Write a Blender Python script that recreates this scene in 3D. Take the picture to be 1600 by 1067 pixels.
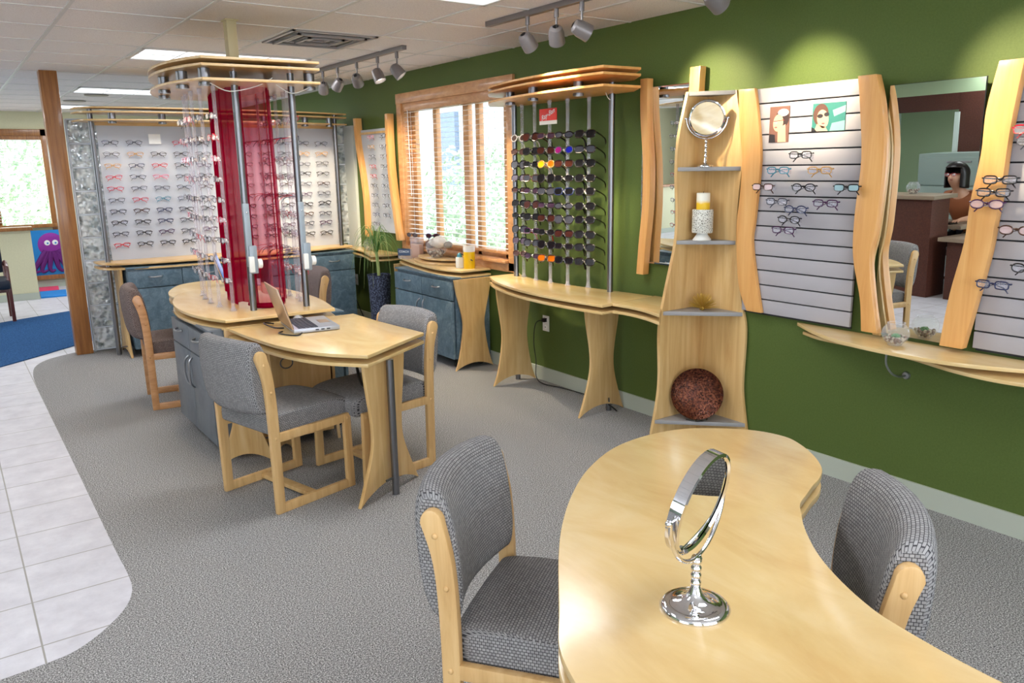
import bpy, bmesh, math, random
from mathutils import Vector, Matrix
random.seed(7)
PI = math.pi
for o in list(bpy.data.objects): bpy.data.objects.remove(o)
scn = bpy.context.scene
COL = scn.collection

# ------------------------------------------------------------------ camera
cd = bpy.data.cameras.new('camera'); cam = bpy.data.objects.new('camera', cd); COL.objects.link(cam)
YAW, PIT, ROL = -0.617505, 0.216819, -0.0158635
cy_, sy_ = math.cos(YAW), math.sin(YAW)
fw = Vector((-sy_*math.cos(PIT), cy_*math.cos(PIT), -math.sin(PIT)))
rt = Vector((cy_, sy_, 0)); up = rt.cross(fw)
rt, up = math.cos(ROL)*rt + math.sin(ROL)*up, -math.sin(ROL)*rt + math.cos(ROL)*up
cam.matrix_world = Matrix(((rt.x, up.x, -fw.x, 0), (rt.y, up.y, -fw.y, 0), (rt.z, up.z, -fw.z, 1.6), (0, 0, 0, 1)))
cd.sensor_width = 36; cd.lens = 1238.7/1600*36; cd.clip_start = 0.02; cd.clip_end = 200
scn.camera = cam

# ------------------------------------------------------------------ world, sun, exposure
w = bpy.data.worlds.new('world'); scn.world = w; w.use_nodes = True
nt = w.node_tree; nt.nodes.clear()
bg = nt.nodes.new('ShaderNodeBackground'); wo = nt.nodes.new('ShaderNodeOutputWorld')
bg.inputs[0].default_value = (0.78, 0.88, 1.0, 1); bg.inputs[1].default_value = 5.0
nt.links.new(bg.outputs[0], wo.inputs[0])
sd = bpy.data.lights.new('sun', 'SUN'); sd.energy = 7.0; sd.angle = 0.05; sd.color = (1, .96, .88)
so = bpy.data.objects.new('sun', sd); COL.objects.link(so); so.rotation_euler = (math.radians(38), 0, math.radians(-160)); so.location = (8, 6, 6)
scn.view_settings.view_transform = 'Standard'; scn.view_settings.look = 'None'
scn.view_settings.gamma = 1; scn.view_settings.use_curve_mapping = False
scn.view_settings.exposure = 0.0
PANEL_W = 28.0      # fluorescent panels
TRACK_W = 105.0      # track heads
PUCK_W = 7.0        # puck lights in the valances
CEIL = 2.453
FILL_W = 11.5      # fill light at the added, unseen windows behind the camera, per square metre
WX = 3.60

def arealight(name, loc, sx, sy, power, color=(1, 1, 1), parent=None):
    l = bpy.data.lights.new(name, 'AREA'); l.shape = 'RECTANGLE'; l.size = sx; l.size_y = sy
    l.energy = power; l.color = color
    o = bpy.data.objects.new(name, l); COL.objects.link(o); o.location = loc
    if parent: o.parent = parent; o.matrix_parent_inverse = parent.matrix_world.inverted()
    return o
def spotlight(name, loc, direction, power, color, angle, blend=.7, parent=None, radius=.02):
    l = bpy.data.lights.new(name, 'SPOT'); l.energy = power; l.color = color
    l.spot_size = math.radians(angle); l.spot_blend = blend; l.shadow_soft_size = radius
    o = bpy.data.objects.new(name, l); COL.objects.link(o); o.location = loc
    o.rotation_euler = Vector(direction).to_track_quat('-Z', 'Y').to_euler()
    if parent: o.parent = parent
    return o

# ------------------------------------------------------------------ materials
def srgb(r, g, b):
    f = lambda c: (c/255/12.92) if c <= 10 else ((c/255+.055)/1.055)**2.4
    return (f(r), f(g), f(b), 1)
MATS = {}
def mat(name, col=None, rough=.5, metal=0, trans=0, spec=None, emis=None, es=0, alpha=None, sheen=0, coat=0):
    m = bpy.data.materials.new(name); m.use_nodes = True
    b = m.node_tree.nodes['Principled BSDF']
    if col is not None: b.inputs['Base Color'].default_value = col
    b.inputs['Roughness'].default_value = rough; b.inputs['Metallic'].default_value = metal
    b.inputs['Transmission Weight'].default_value = trans
    if spec is not None: b.inputs['Specular IOR Level'].default_value = spec
    if emis is not None: b.inputs['Emission Color'].default_value = emis; b.inputs['Emission Strength'].default_value = es
    if coat: b.inputs['Coat Weight'].default_value = coat; b.inputs['Coat Roughness'].default_value = .12
    MATS[name] = m
    return m
def nodes(m): return m.node_tree.nodes, m.node_tree.links, m.node_tree.nodes['Principled BSDF']
def texco(m, kind='Object', scale=(1, 1, 1), rot=(0, 0, 0), loc=(0, 0, 0)):
    n, l, b = nodes(m); t = n.new('ShaderNodeTexCoord'); mp = n.new('ShaderNodeMapping')
    mp.inputs['Scale'].default_value = scale; mp.inputs['Rotation'].default_value = rot; mp.inputs['Location'].default_value = loc
    l.new(t.outputs[kind], mp.inputs['Vector']); return mp.outputs['Vector']
def world_pos(m, scale=(1, 1, 1), loc=(0, 0, 0)):
    n, l, b = nodes(m); t = n.new('ShaderNodeNewGeometry'); mp = n.new('ShaderNodeMapping')
    mp.inputs['Scale'].default_value = scale; mp.inputs['Location'].default_value = loc
    l.new(t.outputs['Position'], mp.inputs['Vector']); return mp.outputs['Vector']
def ramp(m, fac, stops):
    n, l, b = nodes(m); r = n.new('ShaderNodeValToRGB'); e = r.color_ramp.elements
    e[0].position, e[0].color = stops[0]; e[1].position, e[1].color = stops[-1]
    for p, c in stops[1:-1]: x = e.new(p); x.color = c
    l.new(fac, r.inputs['Fac']); return r.outputs['Color']
def noise(m, vec, scale, detail=3, rough=.5, dist=0):
    n, l, b = nodes(m); t = n.new('ShaderNodeTexNoise'); t.inputs['Scale'].default_value = scale
    t.inputs['Detail'].default_value = detail; t.inputs['Roughness'].default_value = rough; t.inputs['Distortion'].default_value = dist
    l.new(vec, t.inputs['Vector']); return t.outputs['Fac']
def bump(m, h, strength=.2, dist=.01):
    n, l, b = nodes(m); t = n.new('ShaderNodeBump'); t.inputs['Strength'].default_value = strength; t.inputs['Distance'].default_value = dist
    l.new(h, t.inputs['Height']); l.new(t.outputs['Normal'], b.inputs['Normal']); return t
def setcol(m, c): n, l, b = nodes(m); l.new(c, b.inputs['Base Color'])

def wood(name, c1, c2, c3, scale, rough=.3, coat=.3):
    m = mat(name, rough=rough, coat=coat)
    v = texco(m, 'Object', scale); v2 = texco(m, 'Object', (1.3, 1.3, 1.3))
    f = noise(m, v, 3.0, 5, .6, .6)
    c = ramp(m, f, [(.3, c1), (.5, c2), (.72, c3)])
    n, l, b = nodes(m); g = noise(m, v2, 1.6, 3, .5, 1.2)
    mx = n.new('ShaderNodeMixRGB'); mx.blend_type = 'MULTIPLY'; mx.inputs[0].default_value = .14
    l.new(c, mx.inputs[1]); l.new(ramp(m, g, [(.3, (.78, .7, .6, 1)), (.65, (1, 1, 1, 1))]), mx.inputs[2])
    l.new(mx.outputs[0], b.inputs['Base Color']); return m
MP = (srgb(196, 154, 96), srgb(210, 172, 114), srgb(222, 190, 136))
wood('maple_y', *MP, scale=(6, .7, 6)); wood('maple_z', *MP, scale=(7, 7, .6), rough=.38, coat=.15); wood('maple_x', *MP, scale=(.7, 6, 6))
wood('maple_top', srgb(212, 176, 116), srgb(222, 190, 132), srgb(230, 204, 152), scale=(2.2, .8, 5), rough=.24, coat=.3)
wood('post_wood', srgb(212, 150, 82), srgb(224, 166, 98), srgb(232, 180, 112), scale=(7, 7, .5), rough=.4, coat=.15)
wood('chair_wood', srgb(196, 154, 98), srgb(212, 172, 116), srgb(222, 186, 132), scale=(9, 9, .9), rough=.4, coat=.15)
wood('oak', srgb(126, 78, 34), srgb(152, 98, 46), srgb(176, 120, 62), scale=(16, 16, .8), rough=.4)
wood('trim_oak', srgb(176, 122, 74), srgb(196, 142, 92), srgb(212, 160, 110), scale=(3, 3, 9), rough=.4)
wood('dark_chair_wood', srgb(70, 28, 22), srgb(92, 38, 30), srgb(104, 46, 36), scale=(9, 9, 1), rough=.35)
mat('ply_edge', srgb(196, 156, 104), .6)

m = mat('green_paint', rough=.62, spec=.3)
v = world_pos(m); c = ramp(m, noise(m, v, 120, 2), [(.3, srgb(79, 96, 43)), (.7, srgb(85, 102, 48))]); setcol(m, c); bump(m, noise(m, v, 160, 2), .12, .004)
m = mat('cream_paint', rough=.7); v = world_pos(m); setcol(m, ramp(m, noise(m, v, 60, 2), [(.3, srgb(206, 202, 168)), (.7, srgb(212, 208, 174))])); bump(m, noise(m, v, 160, 2), .1, .004)
mat('sage_paint', srgb(176, 196, 158), .7); mat('pale_paint', srgb(206, 220, 212), .7)
m = mat('maroon_laminate', rough=.6); v = world_pos(m); setcol(m, ramp(m, noise(m, v, 70, 2), [(.3, srgb(74, 36, 24)), (.7, srgb(92, 48, 34))]))
m = mat('ceiling_tile', rough=.9, spec=.1); v = world_pos(m)
setcol(m, ramp(m, noise(m, v, 260, 2, .8), [(.34, srgb(206, 198, 196)), (.48, srgb(240, 234, 231)), (.7, srgb(246, 241, 238))])); bump(m, noise(m, v, 300, 2), .3, .004)
mat('grid_metal', srgb(214, 211, 208), .45)
m = mat('carpet', rough=.95, spec=.05); v = world_pos(m)
setcol(m, ramp(m, noise(m, v, 190, 2, .9), [(.36, srgb(60, 59, 60)), (.47, srgb(130, 128, 127)), (.54, srgb(156, 154, 153)), (.64, srgb(224, 222, 220))])); bump(m, noise(m, v, 190, 2, .8), .5, .006)
m = mat('blue_rug', rough=.95, spec=.05); v = world_pos(m)
setcol(m, ramp(m, noise(m, v, 90, 3, .8), [(.35, srgb(34, 66, 104)), (.65, srgb(62, 102, 150))])); bump(m, noise(m, v, 150, 2), .4, .006)
# floor tile: pale ceramic with grout lines
m = mat('floor_tile', rough=.42); n, l, b = nodes(m); v = world_pos(m, loc=(-.085, -.185, 0))
br = n.new('ShaderNodeTexBrick'); br.offset = 0; br.inputs['Scale'].default_value = 1; br.inputs['Mortar Size'].default_value = .0035
br.inputs['Brick Width'].default_value = .343; br.inputs['Row Height'].default_value = .348; br.inputs['Mortar Smooth'].default_value = .2
l.new(v, br.inputs['Vector'])
tc = ramp(m, noise(m, world_pos(m), 7, 5, .65), [(.3, srgb(192, 189, 196)), (.7, srgb(216, 214, 220))])
l.new(tc, br.inputs['Color1']); l.new(tc, br.inputs['Color2']); br.inputs['Mortar'].default_value = srgb(150, 146, 140)
l.new(br.outputs['Color'], b.inputs['Base Color']); bump(m, noise(m, world_pos(m), 26, 4), .15, .01)

m = mat('blue_laminate', rough=.42); v = texco(m, 'Object', (1, 1, 1))
setcol(m, ramp(m, noise(m, v, 14, 6, .75, .8), [(.3, srgb(66, 88, 102)), (.5, srgb(88, 110, 124)), (.72, srgb(118, 138, 148))]))
m = mat('grey_laminate', rough=.42); v = texco(m, 'Object', (1, 1, 1))
setcol(m, ramp(m, noise(m, v, 6, 6, .7, .8), [(.3, srgb(92, 98, 106)), (.72, srgb(118, 124, 130))]))
mat('shelf_grey', srgb(148, 146, 146), .45); mat('slat_grey', srgb(172, 168, 172), .5); mat('slat_groove', srgb(40, 40, 44), .7)
mat('baseboard_vinyl', srgb(178, 184, 170), .5)
m = mat('steel', srgb(128, 128, 132), .34, 1); m = mat('chrome', srgb(225, 225, 230), .05, 1); mat('brushed', srgb(170, 172, 176), .35, 1)
mat('grey_metal', srgb(150, 160, 168), .45, .3); mat('track_grey', srgb(128, 122, 122), .4, .4); mat('mirror_glass', srgb(238, 242, 240), .0, 1)
mat('black_plastic', srgb(18, 18, 20), .4); mat('white_plastic', srgb(225, 225, 220), .4); mat('beige_metal', srgb(190, 176, 136), .5)
mat('dark_rubber', srgb(20, 20, 20), .6); mat('white', srgb(240, 240, 238), .6); mat('light_trim', srgb(206, 210, 204), .5)

def fabric(name, ca, cb, cc):
    m = mat(name, rough=.92, spec=.12); n, l, b = nodes(m); t = n.new('ShaderNodeTexCoord')
    br = n.new('ShaderNodeTexBrick'); br.inputs['Scale'].default_value = 1; br.inputs['Brick Width'].default_value = .0105; br.inputs['Row Height'].default_value = .0085
    br.inputs['Mortar Size'].default_value = .0011; br.inputs['Mortar Smooth'].default_value = .6; br.inputs['Bias'].default_value = 0
    br.inputs['Color1'].default_value = ca; br.inputs['Color2'].default_value = cb; br.inputs['Mortar'].default_value = cc
    l.new(t.outputs['UV'], br.inputs['Vector']); l.new(br.outputs['Color'], b.inputs['Base Color'])
    iv = n.new('ShaderNodeMath'); iv.operation = 'SUBTRACT'; iv.inputs[0].default_value = 1; l.new(br.outputs['Fac'], iv.inputs[1])
    bump(m, iv.outputs[0], .6, .002); return m
fabric('chair_fabric', srgb(160, 158, 158), srgb(140, 138, 139), srgb(66, 65, 68))
fabric('chair_fabric_brown', srgb(138, 124, 120), srgb(120, 106, 103), srgb(62, 52, 50))
mat('navy_vinyl', srgb(24, 34, 52), .45)

def clear(name, tint=(1, 1, 1, 1), t=.8, rough=.05, colr=(.9, .9, .95, 1)):
    m = bpy.data.materials.new(name); m.use_nodes = True; n = m.node_tree.nodes; l = m.node_tree.links
    for x in list(n):
        if x.type == 'BSDF_PRINCIPLED': n.remove(x)
    out = [x for x in n if x.type == 'OUTPUT_MATERIAL'][0]
    tr = n.new('ShaderNodeBsdfTransparent'); tr.inputs[0].default_value = tint
    gl = n.new('ShaderNodeBsdfPrincipled'); gl.inputs['Base Color'].default_value = colr; gl.inputs['Roughness'].default_value = rough
    fr = n.new('ShaderNodeLayerWeight'); fr.inputs[0].default_value = .35
    mr = n.new('ShaderNodeMapRange'); mr.inputs['To Min'].default_value = 1-t; mr.inputs['To Max'].default_value = min(1, 1-t+.25)
    l.new(fr.outputs['Facing'], mr.inputs['Value'])
    mx = n.new('ShaderNodeMixShader'); l.new(mr.outputs[0], mx.inputs[0]); l.new(tr.outputs[0], mx.inputs[1]); l.new(gl.outputs[0], mx.inputs[2])
    l.new(mx.outputs[0], out.inputs['Surface']); MATS[name] = m; return m
clear('acrylic', (.96, .96, .98, 1), .84, .05, (.86, .82, .86, 1)); clear('clip_clear', (1, 1, 1, 1), .35, .1, (.95, .9, .9, 1))
clear('glass', (.97, .99, .98, 1), .90, .02); clear('window_glass', (1, 1, 1, 1), .96, .02); clear('lens_clear', (.97, .97, 1, 1), .93, .05, (.9, .92, 1, 1))
clear('lens_pink', (1, .92, .92, 1), .7, .05, (1, .8, .8, 1)); clear('lens_teal', (.6, .8, .85, 1), .35, .05, (.5, .7, .75, 1))
def sheer(name, col, t):
    m = bpy.data.materials.new(name); m.use_nodes = True; n = m.node_tree.nodes; l = m.node_tree.links
    n.clear(); out = n.new('ShaderNodeOutputMaterial')
    tr = n.new('ShaderNodeBsdfTransparent'); tr.inputs[0].default_value = (1, .74, .82, 1)
    d = n.new('ShaderNodeBsdfDiffuse'); d.inputs[0].default_value = col; tl = n.new('ShaderNodeBsdfTranslucent'); tl.inputs[0].default_value = col
    a = n.new('ShaderNodeMixShader'); a.inputs[0].default_value = .45; l.new(d.outputs[0], a.inputs[1]); l.new(tl.outputs[0], a.inputs[2])
    lw = n.new('ShaderNodeLayerWeight'); lw.inputs[0].default_value = .25
    mr = n.new('ShaderNodeMapRange'); mr.inputs['To Min'].default_value = 1-t; mr.inputs['To Max'].default_value = 1
    l.new(lw.outputs['Facing'], mr.inputs['Value'])
    mx = n.new('ShaderNodeMixShader'); l.new(mr.outputs[0], mx.inputs[0]); l.new(tr.outputs[0], mx.inputs[1]); l.new(a.outputs[0], mx.inputs[2])
    l.new(mx.outputs[0], out.inputs[0]); MATS[name] = m
sheer('red_sheer', srgb(172, 12, 54), .88); sheer('red_sheer_dense', srgb(150, 8, 44), .12)
sheer('frost', srgb(238, 240, 246), .28)
MATS['frost'].node_tree.nodes['Transparent BSDF'].inputs[0].default_value = (.95, .97, 1, 1)
# glass block: rippled clear glass with pale mortar
m = mat('glass_block', srgb(232, 240, 244), .06, trans=.4, spec=.8); n, l, b = nodes(m)
v = world_pos(m, (1, 1, 1)); vo = n.new('ShaderNodeTexVoronoi'); vo.feature = 'SMOOTH_F1'; vo.inputs['Scale'].default_value = 22; l.new(v, vo.inputs['Vector'])
bump(m, vo.outputs['Distance'], 1.0, .05); setcol(m, ramp(m, noise(m, v, 16, 3), [(.38, srgb(176, 186, 190)), (.52, srgb(246, 250, 252))]))
mat('block_mortar', srgb(205, 212, 220), .5)
for nm, c in [('frame_black', (22, 20, 24)), ('frame_brown', (70, 42, 32)), ('frame_red', (190, 30, 48)), ('frame_pink', (220, 120, 140)), ('frame_blue', (34, 44, 80)), ('frame_grey', (72, 74, 84)), ('frame_white', (228, 222, 216)), ('frame_gold', (196, 150, 88)), ('frame_teal', (60, 130, 150)), ('frame_purple', (70, 36, 74)), ('frame_green', (190, 210, 110))]:
    mat(nm, srgb(*c), .25)
for nm, c, r in [('lens_black', (16, 16, 20), .2), ('lens_brown', (60, 28, 22), .2), ('lens_grey', (60, 62, 72), .2), ('lens_purple', (60, 40, 60), .2)]: mat(nm, srgb(*c), r, spec=.35)
mat('lens_mirror_blue', srgb(40, 50, 235), .08, .7); mat('lens_mirror_magenta', srgb(190, 40, 150), .1, .6); mat('lens_mirror_orange', srgb(226, 120, 20), .12, .4); mat('lens_mirror_yellow', srgb(232, 200, 20), .12, .3)

# ------------------------------------------------------------------ geometry helpers
class MB:
    def __init__(s): s.v = []; s.f = []; s.uv = None
    def add(s, vs, fs, M=None):
        k = len(s.v)
        s.v += [tuple(M @ Vector(p)) if M else tuple(p) for p in vs]; s.f += [tuple(i+k for i in f) for f in fs]; return s
    def box(s, c, d, M=None, rz=0):
        x, y, z = c; a, b, e = d[0]/2, d[1]/2, d[2]/2
        vs = [(sx*a, sy*b, sz*e) for sz in (-1, 1) for sx, sy in ((-1, -1), (1, -1), (1, 1), (-1, 1))]
        R = Matrix.Translation((x, y, z)) @ Matrix.Rotation(rz, 4, 'Z')
        if M: R = M @ R
        return s.add(vs, [(3, 2, 1, 0), (4, 5, 6, 7), (0, 1, 5, 4), (1, 2, 6, 5), (2, 3, 7, 6), (3, 0, 4, 7)], R)
    def prism(s, poly, z0, z1, M=None):
        n = len(poly)
        area = sum(poly[i][0]*poly[(i+1) % n][1]-poly[(i+1) % n][0]*poly[i][1] for i in range(n))
        if area < 0: poly = poly[::-1]
        vs = [(x, y, z0) for x, y in poly]+[(x, y, z1) for x, y in poly]
        fs = [tuple(range(n-1, -1, -1)), tuple(range(n, 2*n))]+[(i, (i+1) % n, n+(i+1) % n, n+i) for i in range(n)]
        return s.add(vs, fs, M)
    def lathe(s, prof, c=(0, 0, 0), n=24, M=None, cap=True):
        vs = []; fs = []
        for r, z in prof:
            for i in range(n): a = 2*PI*i/n; vs.append((c[0]+r*math.cos(a), c[1]+r*math.sin(a), c[2]+z))
        for j in range(len(prof)-1):
            for i in range(n): k = (i+1) % n; fs.append((j*n+i, j*n+k, (j+1)*n+k, (j+1)*n+i))
        if cap: fs.append(tuple(range(n-1, -1, -1))); fs.append(tuple((len(prof)-1)*n+i for i in range(n)))
        return s.add(vs, fs, M)
    def cyl(s, a, b, r, n=14, r2=None):
        a, b = Vector(a), Vector(b); d = b-a; q = d.to_track_quat('Z', 'Y').to_matrix().to_4x4()
        return s.lathe([(r, 0), (r if r2 is None else r2, d.length)], n=n, M=Matrix.Translation(a) @ q)
    def tube(s, pts, r, n=8, closed=False, M=None):
        P = [Vector(p) for p in pts]; k = len(P); vs = []; fs = []; prev = None
        for i, p in enumerate(P):
            if closed: t = (P[(i+1) % k]-P[i-1])
            else: t = (P[min(i+1, k-1)]-P[max(i-1, 0)])
            t.normalize()
            if prev is None:
                u = t.orthogonal().normalized()
            else:
                u = (prev-t*prev.dot(t)); u = u.normalized() if u.length > 1e-6 else t.orthogonal().normalized()
            prev = u; w_ = t.cross(u)
            rr = r[i] if isinstance(r, (list, tuple)) else r
            for j in range(n): a = 2*PI*j/n; vs.append(tuple(p+u*math.cos(a)*rr+w_*math.sin(a)*rr))
        for i in range(k if closed else k-1):
            i2 = (i+1) % k
            for j in range(n): j2 = (j+1) % n; fs.append((i*n+j, i*n+j2, i2*n+j2, i2*n+j))
        if not closed: fs.append(tuple(range(n-1, -1, -1))); fs.append(tuple((k-1)*n+j for j in range(n)))
        return s.add(vs, fs, M)
    def sphere(s, c, r, n=12, sq=(1, 1, 1)):
        prof = [(max(1e-4, math.sin(PI*i/n))*r, -math.cos(PI*i/n)*r) for i in range(n+1)]
        M = Matrix.Translation(c) @ Matrix.Diagonal((*sq, 1)); return s.lathe(prof, n=2*n, M=M)
    def mesh(s, name, smooth=35, bev=0):
        me = bpy.data.meshes.new(name); me.from_pydata(s.v, [], s.f); me.update()
        if s.uv:
            ul = me.uv_layers.new(name='uv'); k = 0
            for fuv in s.uv:
                for q in fuv: ul.data[k].uv = q; k += 1
        if bev:
            bm = bmesh.new(); bm.from_mesh(me)
            es = [e for e in bm.edges if len(e.link_faces) == 2 and e.calc_face_angle(0) > .6]
            bmesh.ops.bevel(bm, geom=es, offset=bev, segments=2, profile=.6, affect='EDGES', clamp_overlap=True)
            bm.to_mesh(me); bm.free()
        if smooth:
            me.shade_smooth()
            try: me.set_sharp_from_angle(angle=math.radians(smooth))
            except Exception: pass
        return me
    def build(s, name, m, parent=None, smooth=35, bev=0):
        me = s.mesh(name, smooth, bev)
        for k in (m if isinstance(m, list) else [m]): me.materials.append(MATS[k])
        o = bpy.data.objects.new(name, me); COL.objects.link(o)
        if parent:
            o.parent = parent
            bw = base_matrix(parent); o.matrix_parent_inverse = bw.inverted()
        return o
def base_matrix(o):
    M = Matrix.Translation(o.location) @ o.rotation_euler.to_matrix().to_4x4()
    return (base_matrix(o.parent) @ o.matrix_parent_inverse @ M) if o.parent else M
def tag(o, label=None, cat=None, group=None, kind=None):
    if label: o['label'] = label
    if cat: o['category'] = cat
    if group: o['group'] = group
    if kind: o['kind'] = kind
    return o
def empty(name, loc, label=None, cat=None, group=None, rz=0):
    o = bpy.data.objects.new(name, None); COL.objects.link(o); o.location = loc; o.rotation_euler = (0, 0, rz); o.empty_display_size = .05
    return tag(o, label, cat, group)
def local(name, mb, m, parent, **k):      # geometry given in the parent's own frame
    o = mb.build(name, m, None, **k); o.parent = parent; return o
def struct(name, mb, m, **k): o = mb.build(name, m, **k); o['kind'] = 'structure'; return o
def child(name, me, parent, label=None):
    o = bpy.data.objects.new(name, me); COL.objects.link(o); o.parent = parent
    if label: o['label'] = label
    return o
def copy_tree(o, parent=None):
    c = o.copy(); COL.objects.link(c); c.parent = parent
    if parent: c.matrix_parent_inverse = o.matrix_parent_inverse.copy()
    for ch in list(o.children): copy_tree(ch, c)
    return c
def catmull(pts, sub=6, closed=False):
    P = [Vector(p) for p in pts]; n = len(P); out = []
    rng = range(n if closed else n-1)
    for i in rng:
        if closed: a, b, c, d = P[i-1], P[i], P[(i+1) % n], P[(i+2) % n]
        else: a, b, c, d = P[max(i-1, 0)], P[i], P[i+1], P[min(i+2, n-1)]
        for k in range(sub):
            t = k/sub; out.append(.5*((2*b)+(c-a)*t+(2*a-5*b+4*c-d)*t*t+(3*b-a-3*c+d)*t**3))
    if not closed: out.append(P[-1])
    return out
def cm2(pts, sub=6, closed=False): return [(p.x, p.y) for p in catmull([(x, y, 0) for x, y in pts], sub, closed)]
# transforms: profile (u, z) in a vertical plane through (x, y) with direction angle a
def vplane(x, y, a):      # local X -> along a horizontally, local Y -> up, local Z -> normal
    c, s = math.cos(a), math.sin(a)
    return Matrix(((c, 0, s, x), (s, 0, -c, y), (0, 1, 0, 0), (0, 0, 0, 1)))
def textmesh(body, size, ext=.0006, shear=0):
    cu = bpy.data.curves.new('t', 'FONT'); cu.body = body; cu.size = size; cu.extrude = ext; cu.align_x = 'CENTER'; cu.align_y = 'CENTER'; cu.shear = shear
    ob = bpy.data.objects.new('t', cu); COL.objects.link(ob)
    bpy.context.view_layer.update(); dg = bpy.context.evaluated_depsgraph_get()
    me = bpy.data.meshes.new_from_object(ob.evaluated_get(dg)); bpy.data.objects.remove(ob); bpy.data.curves.remove(cu)
    v = [tuple(x.co) for x in me.vertices]; f = [tuple(p.vertices) for p in me.polygons]; bpy.data.meshes.remove(me); return v, f

# ------------------------------------------------------------------ room shell
# floor: carpet with the curved edge, tile beyond it
edge = [(.83, 8.1), (.62, 7.96), (.50, 7.75), (.448, 7.45), (.43, 7.0), (.428, 6.2), (.425, 4.8), (.422, 3.66), (.425, 3.35), (.41, 3.17), (.34, 3.02), (.2, 2.88), (.06, 2.84), (-.3, 2.82), (-5.0, 2.82)]
edge = [edge[0]]+cm2(edge[0:-1], 5)[1:]+[edge[-1]]
carpet = edge+[(-5.0, -3.0), (3.8, -3.0), (3.8, 8.1)]
struct('floor', MB().box((-.6, 5.15, -.1), (8.8, 16.3, .16)), 'floor_tile', smooth=0)
fc = MB().prism(carpet, -.019, 0.0).build('trim_1', 'carpet', smooth=0); fc['kind'] = 'structure'
# the slab top sits at -0.02; a tile layer brings the tiled part flush
tl = [(x, y) for x, y in edge]+[(-5.0, 13.3), (3.8, 13.3), (3.8, 8.1)]
t = MB().prism(tl, -.019, -.001).build('trim_2', 'floor_tile', smooth=0); t['kind'] = 'structure'
rug = cm2([(.24, 7.87), (.55, 8.13), (.85, 8.40), (1.5, 8.95)], 4)+[(1.5, 10.85), (1.09, 10.63), (.39, 10.3), (-1.4, 9.5), (-1.4, 7.0)]
tag(MB().prism(rug, 0.0, .008).build('blue_rug', 'blue_rug', smooth=0), 'large blue carpet mat lying on the pale tiles beyond the wooden column', 'rug')
struct('ceiling', MB().box((-.6, 5.15, CEIL+.05), (8.8, 16.3, .1)), 'ceiling_tile', smooth=0)
g = MB()
xs = [.69+.6125*k for k in range(-9, 5)]; ys = [4.985+.61*k for k in range(-13, 14)]
for x in xs:
    if -4.9 < x < 3.55: g.box((x, 5.1, CEIL-.002), (.022, 16.2, .006))
for y in ys:
    if -2.9 < y < 13.1: g.box((-.7, y, CEIL-.0015), (8.6, .012 if False else .016, .004))
struct('trim_3', g, 'grid_metal', smooth=0)
# green wall with window opening
wy0, wy1, wz0, wz1 = 5.06, 6.76, .86, 2.19
g = MB()
g.box((WX+.08, (-3+wy0)/2, 1.23), (.16, wy0+3, 2.46)); g.box((WX+.08, (13.3+wy1)/2, 1.23), (.16, 13.3-wy1, 2.46))
g.box((WX+.08, (wy0+wy1)/2, wz0/2), (.16, wy1-wy0, wz0)); g.box((WX+.08, (wy0+wy1)/2, (wz1+2.46)/2), (.16, wy1-wy0, 2.46-wz1))
struct('wall_right', g, 'green_paint', smooth=0)
# far wall with window
fx0, fx1, fz0, fz1 = -.6, 1.31, .90, 2.13; FY = 13.2
g = MB(); g.box(((-5+fx0)/2, FY+.08, 1.23), (fx0+5, .16, 2.46)); g.box(((fx1+3.6)/2, FY+.08, 1.23), (3.6-fx1, .16, 2.46))
g.box(((fx0+fx1)/2, FY+.08, fz0/2), (fx1-fx0, .16, fz0)); g.box(((fx0+fx1)/2, FY+.08, (fz1+2.46)/2), (fx1-fx0, .16, 2.46-fz1))
struct('wall_back', g, 'cream_paint', smooth=0)
def wall_open(name, horiz, c, a0, a1, holes, m):      # wall strips around window holes (u0, u1, z0, z1)
    g = MB(); u = a0
    def bx(u0, u1, z0, z1):
        if u1-u0 > .001: g.box(((u0+u1)/2, c, (z0+z1)/2), (u1-u0, .1, z1-z0)) if horiz else g.box((c, (u0+u1)/2, (z0+z1)/2), (.1, u1-u0, z1-z0))
    for u0, u1, z0, z1 in holes: bx(u, u0, 0, 2.46); bx(u0, u1, 0, z0); bx(u0, u1, z1, 2.46); u = u1
    bx(u, a1, 0, 2.46); struct(name, g, m, smooth=0)
mat('wall_grey_green', srgb(150, 166, 150), .7)
HF = [(-3.6, -1.0, .5, 2.2), (-.4, 2.6, .5, 2.2)]; HL = [(-1.8, 1.4, .5, 2.2), (8.2, 12.2, .5, 2.2)]  # openings for unseen windows, added so that fill light reaches the ceiling
wall_open('wall_left', False, -5.05, -3.1, 13.3, HL, 'wall_grey_green'); wall_open('wall_front', True, -3.05, -5.0, 3.6, HF, 'cream_paint')
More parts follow.
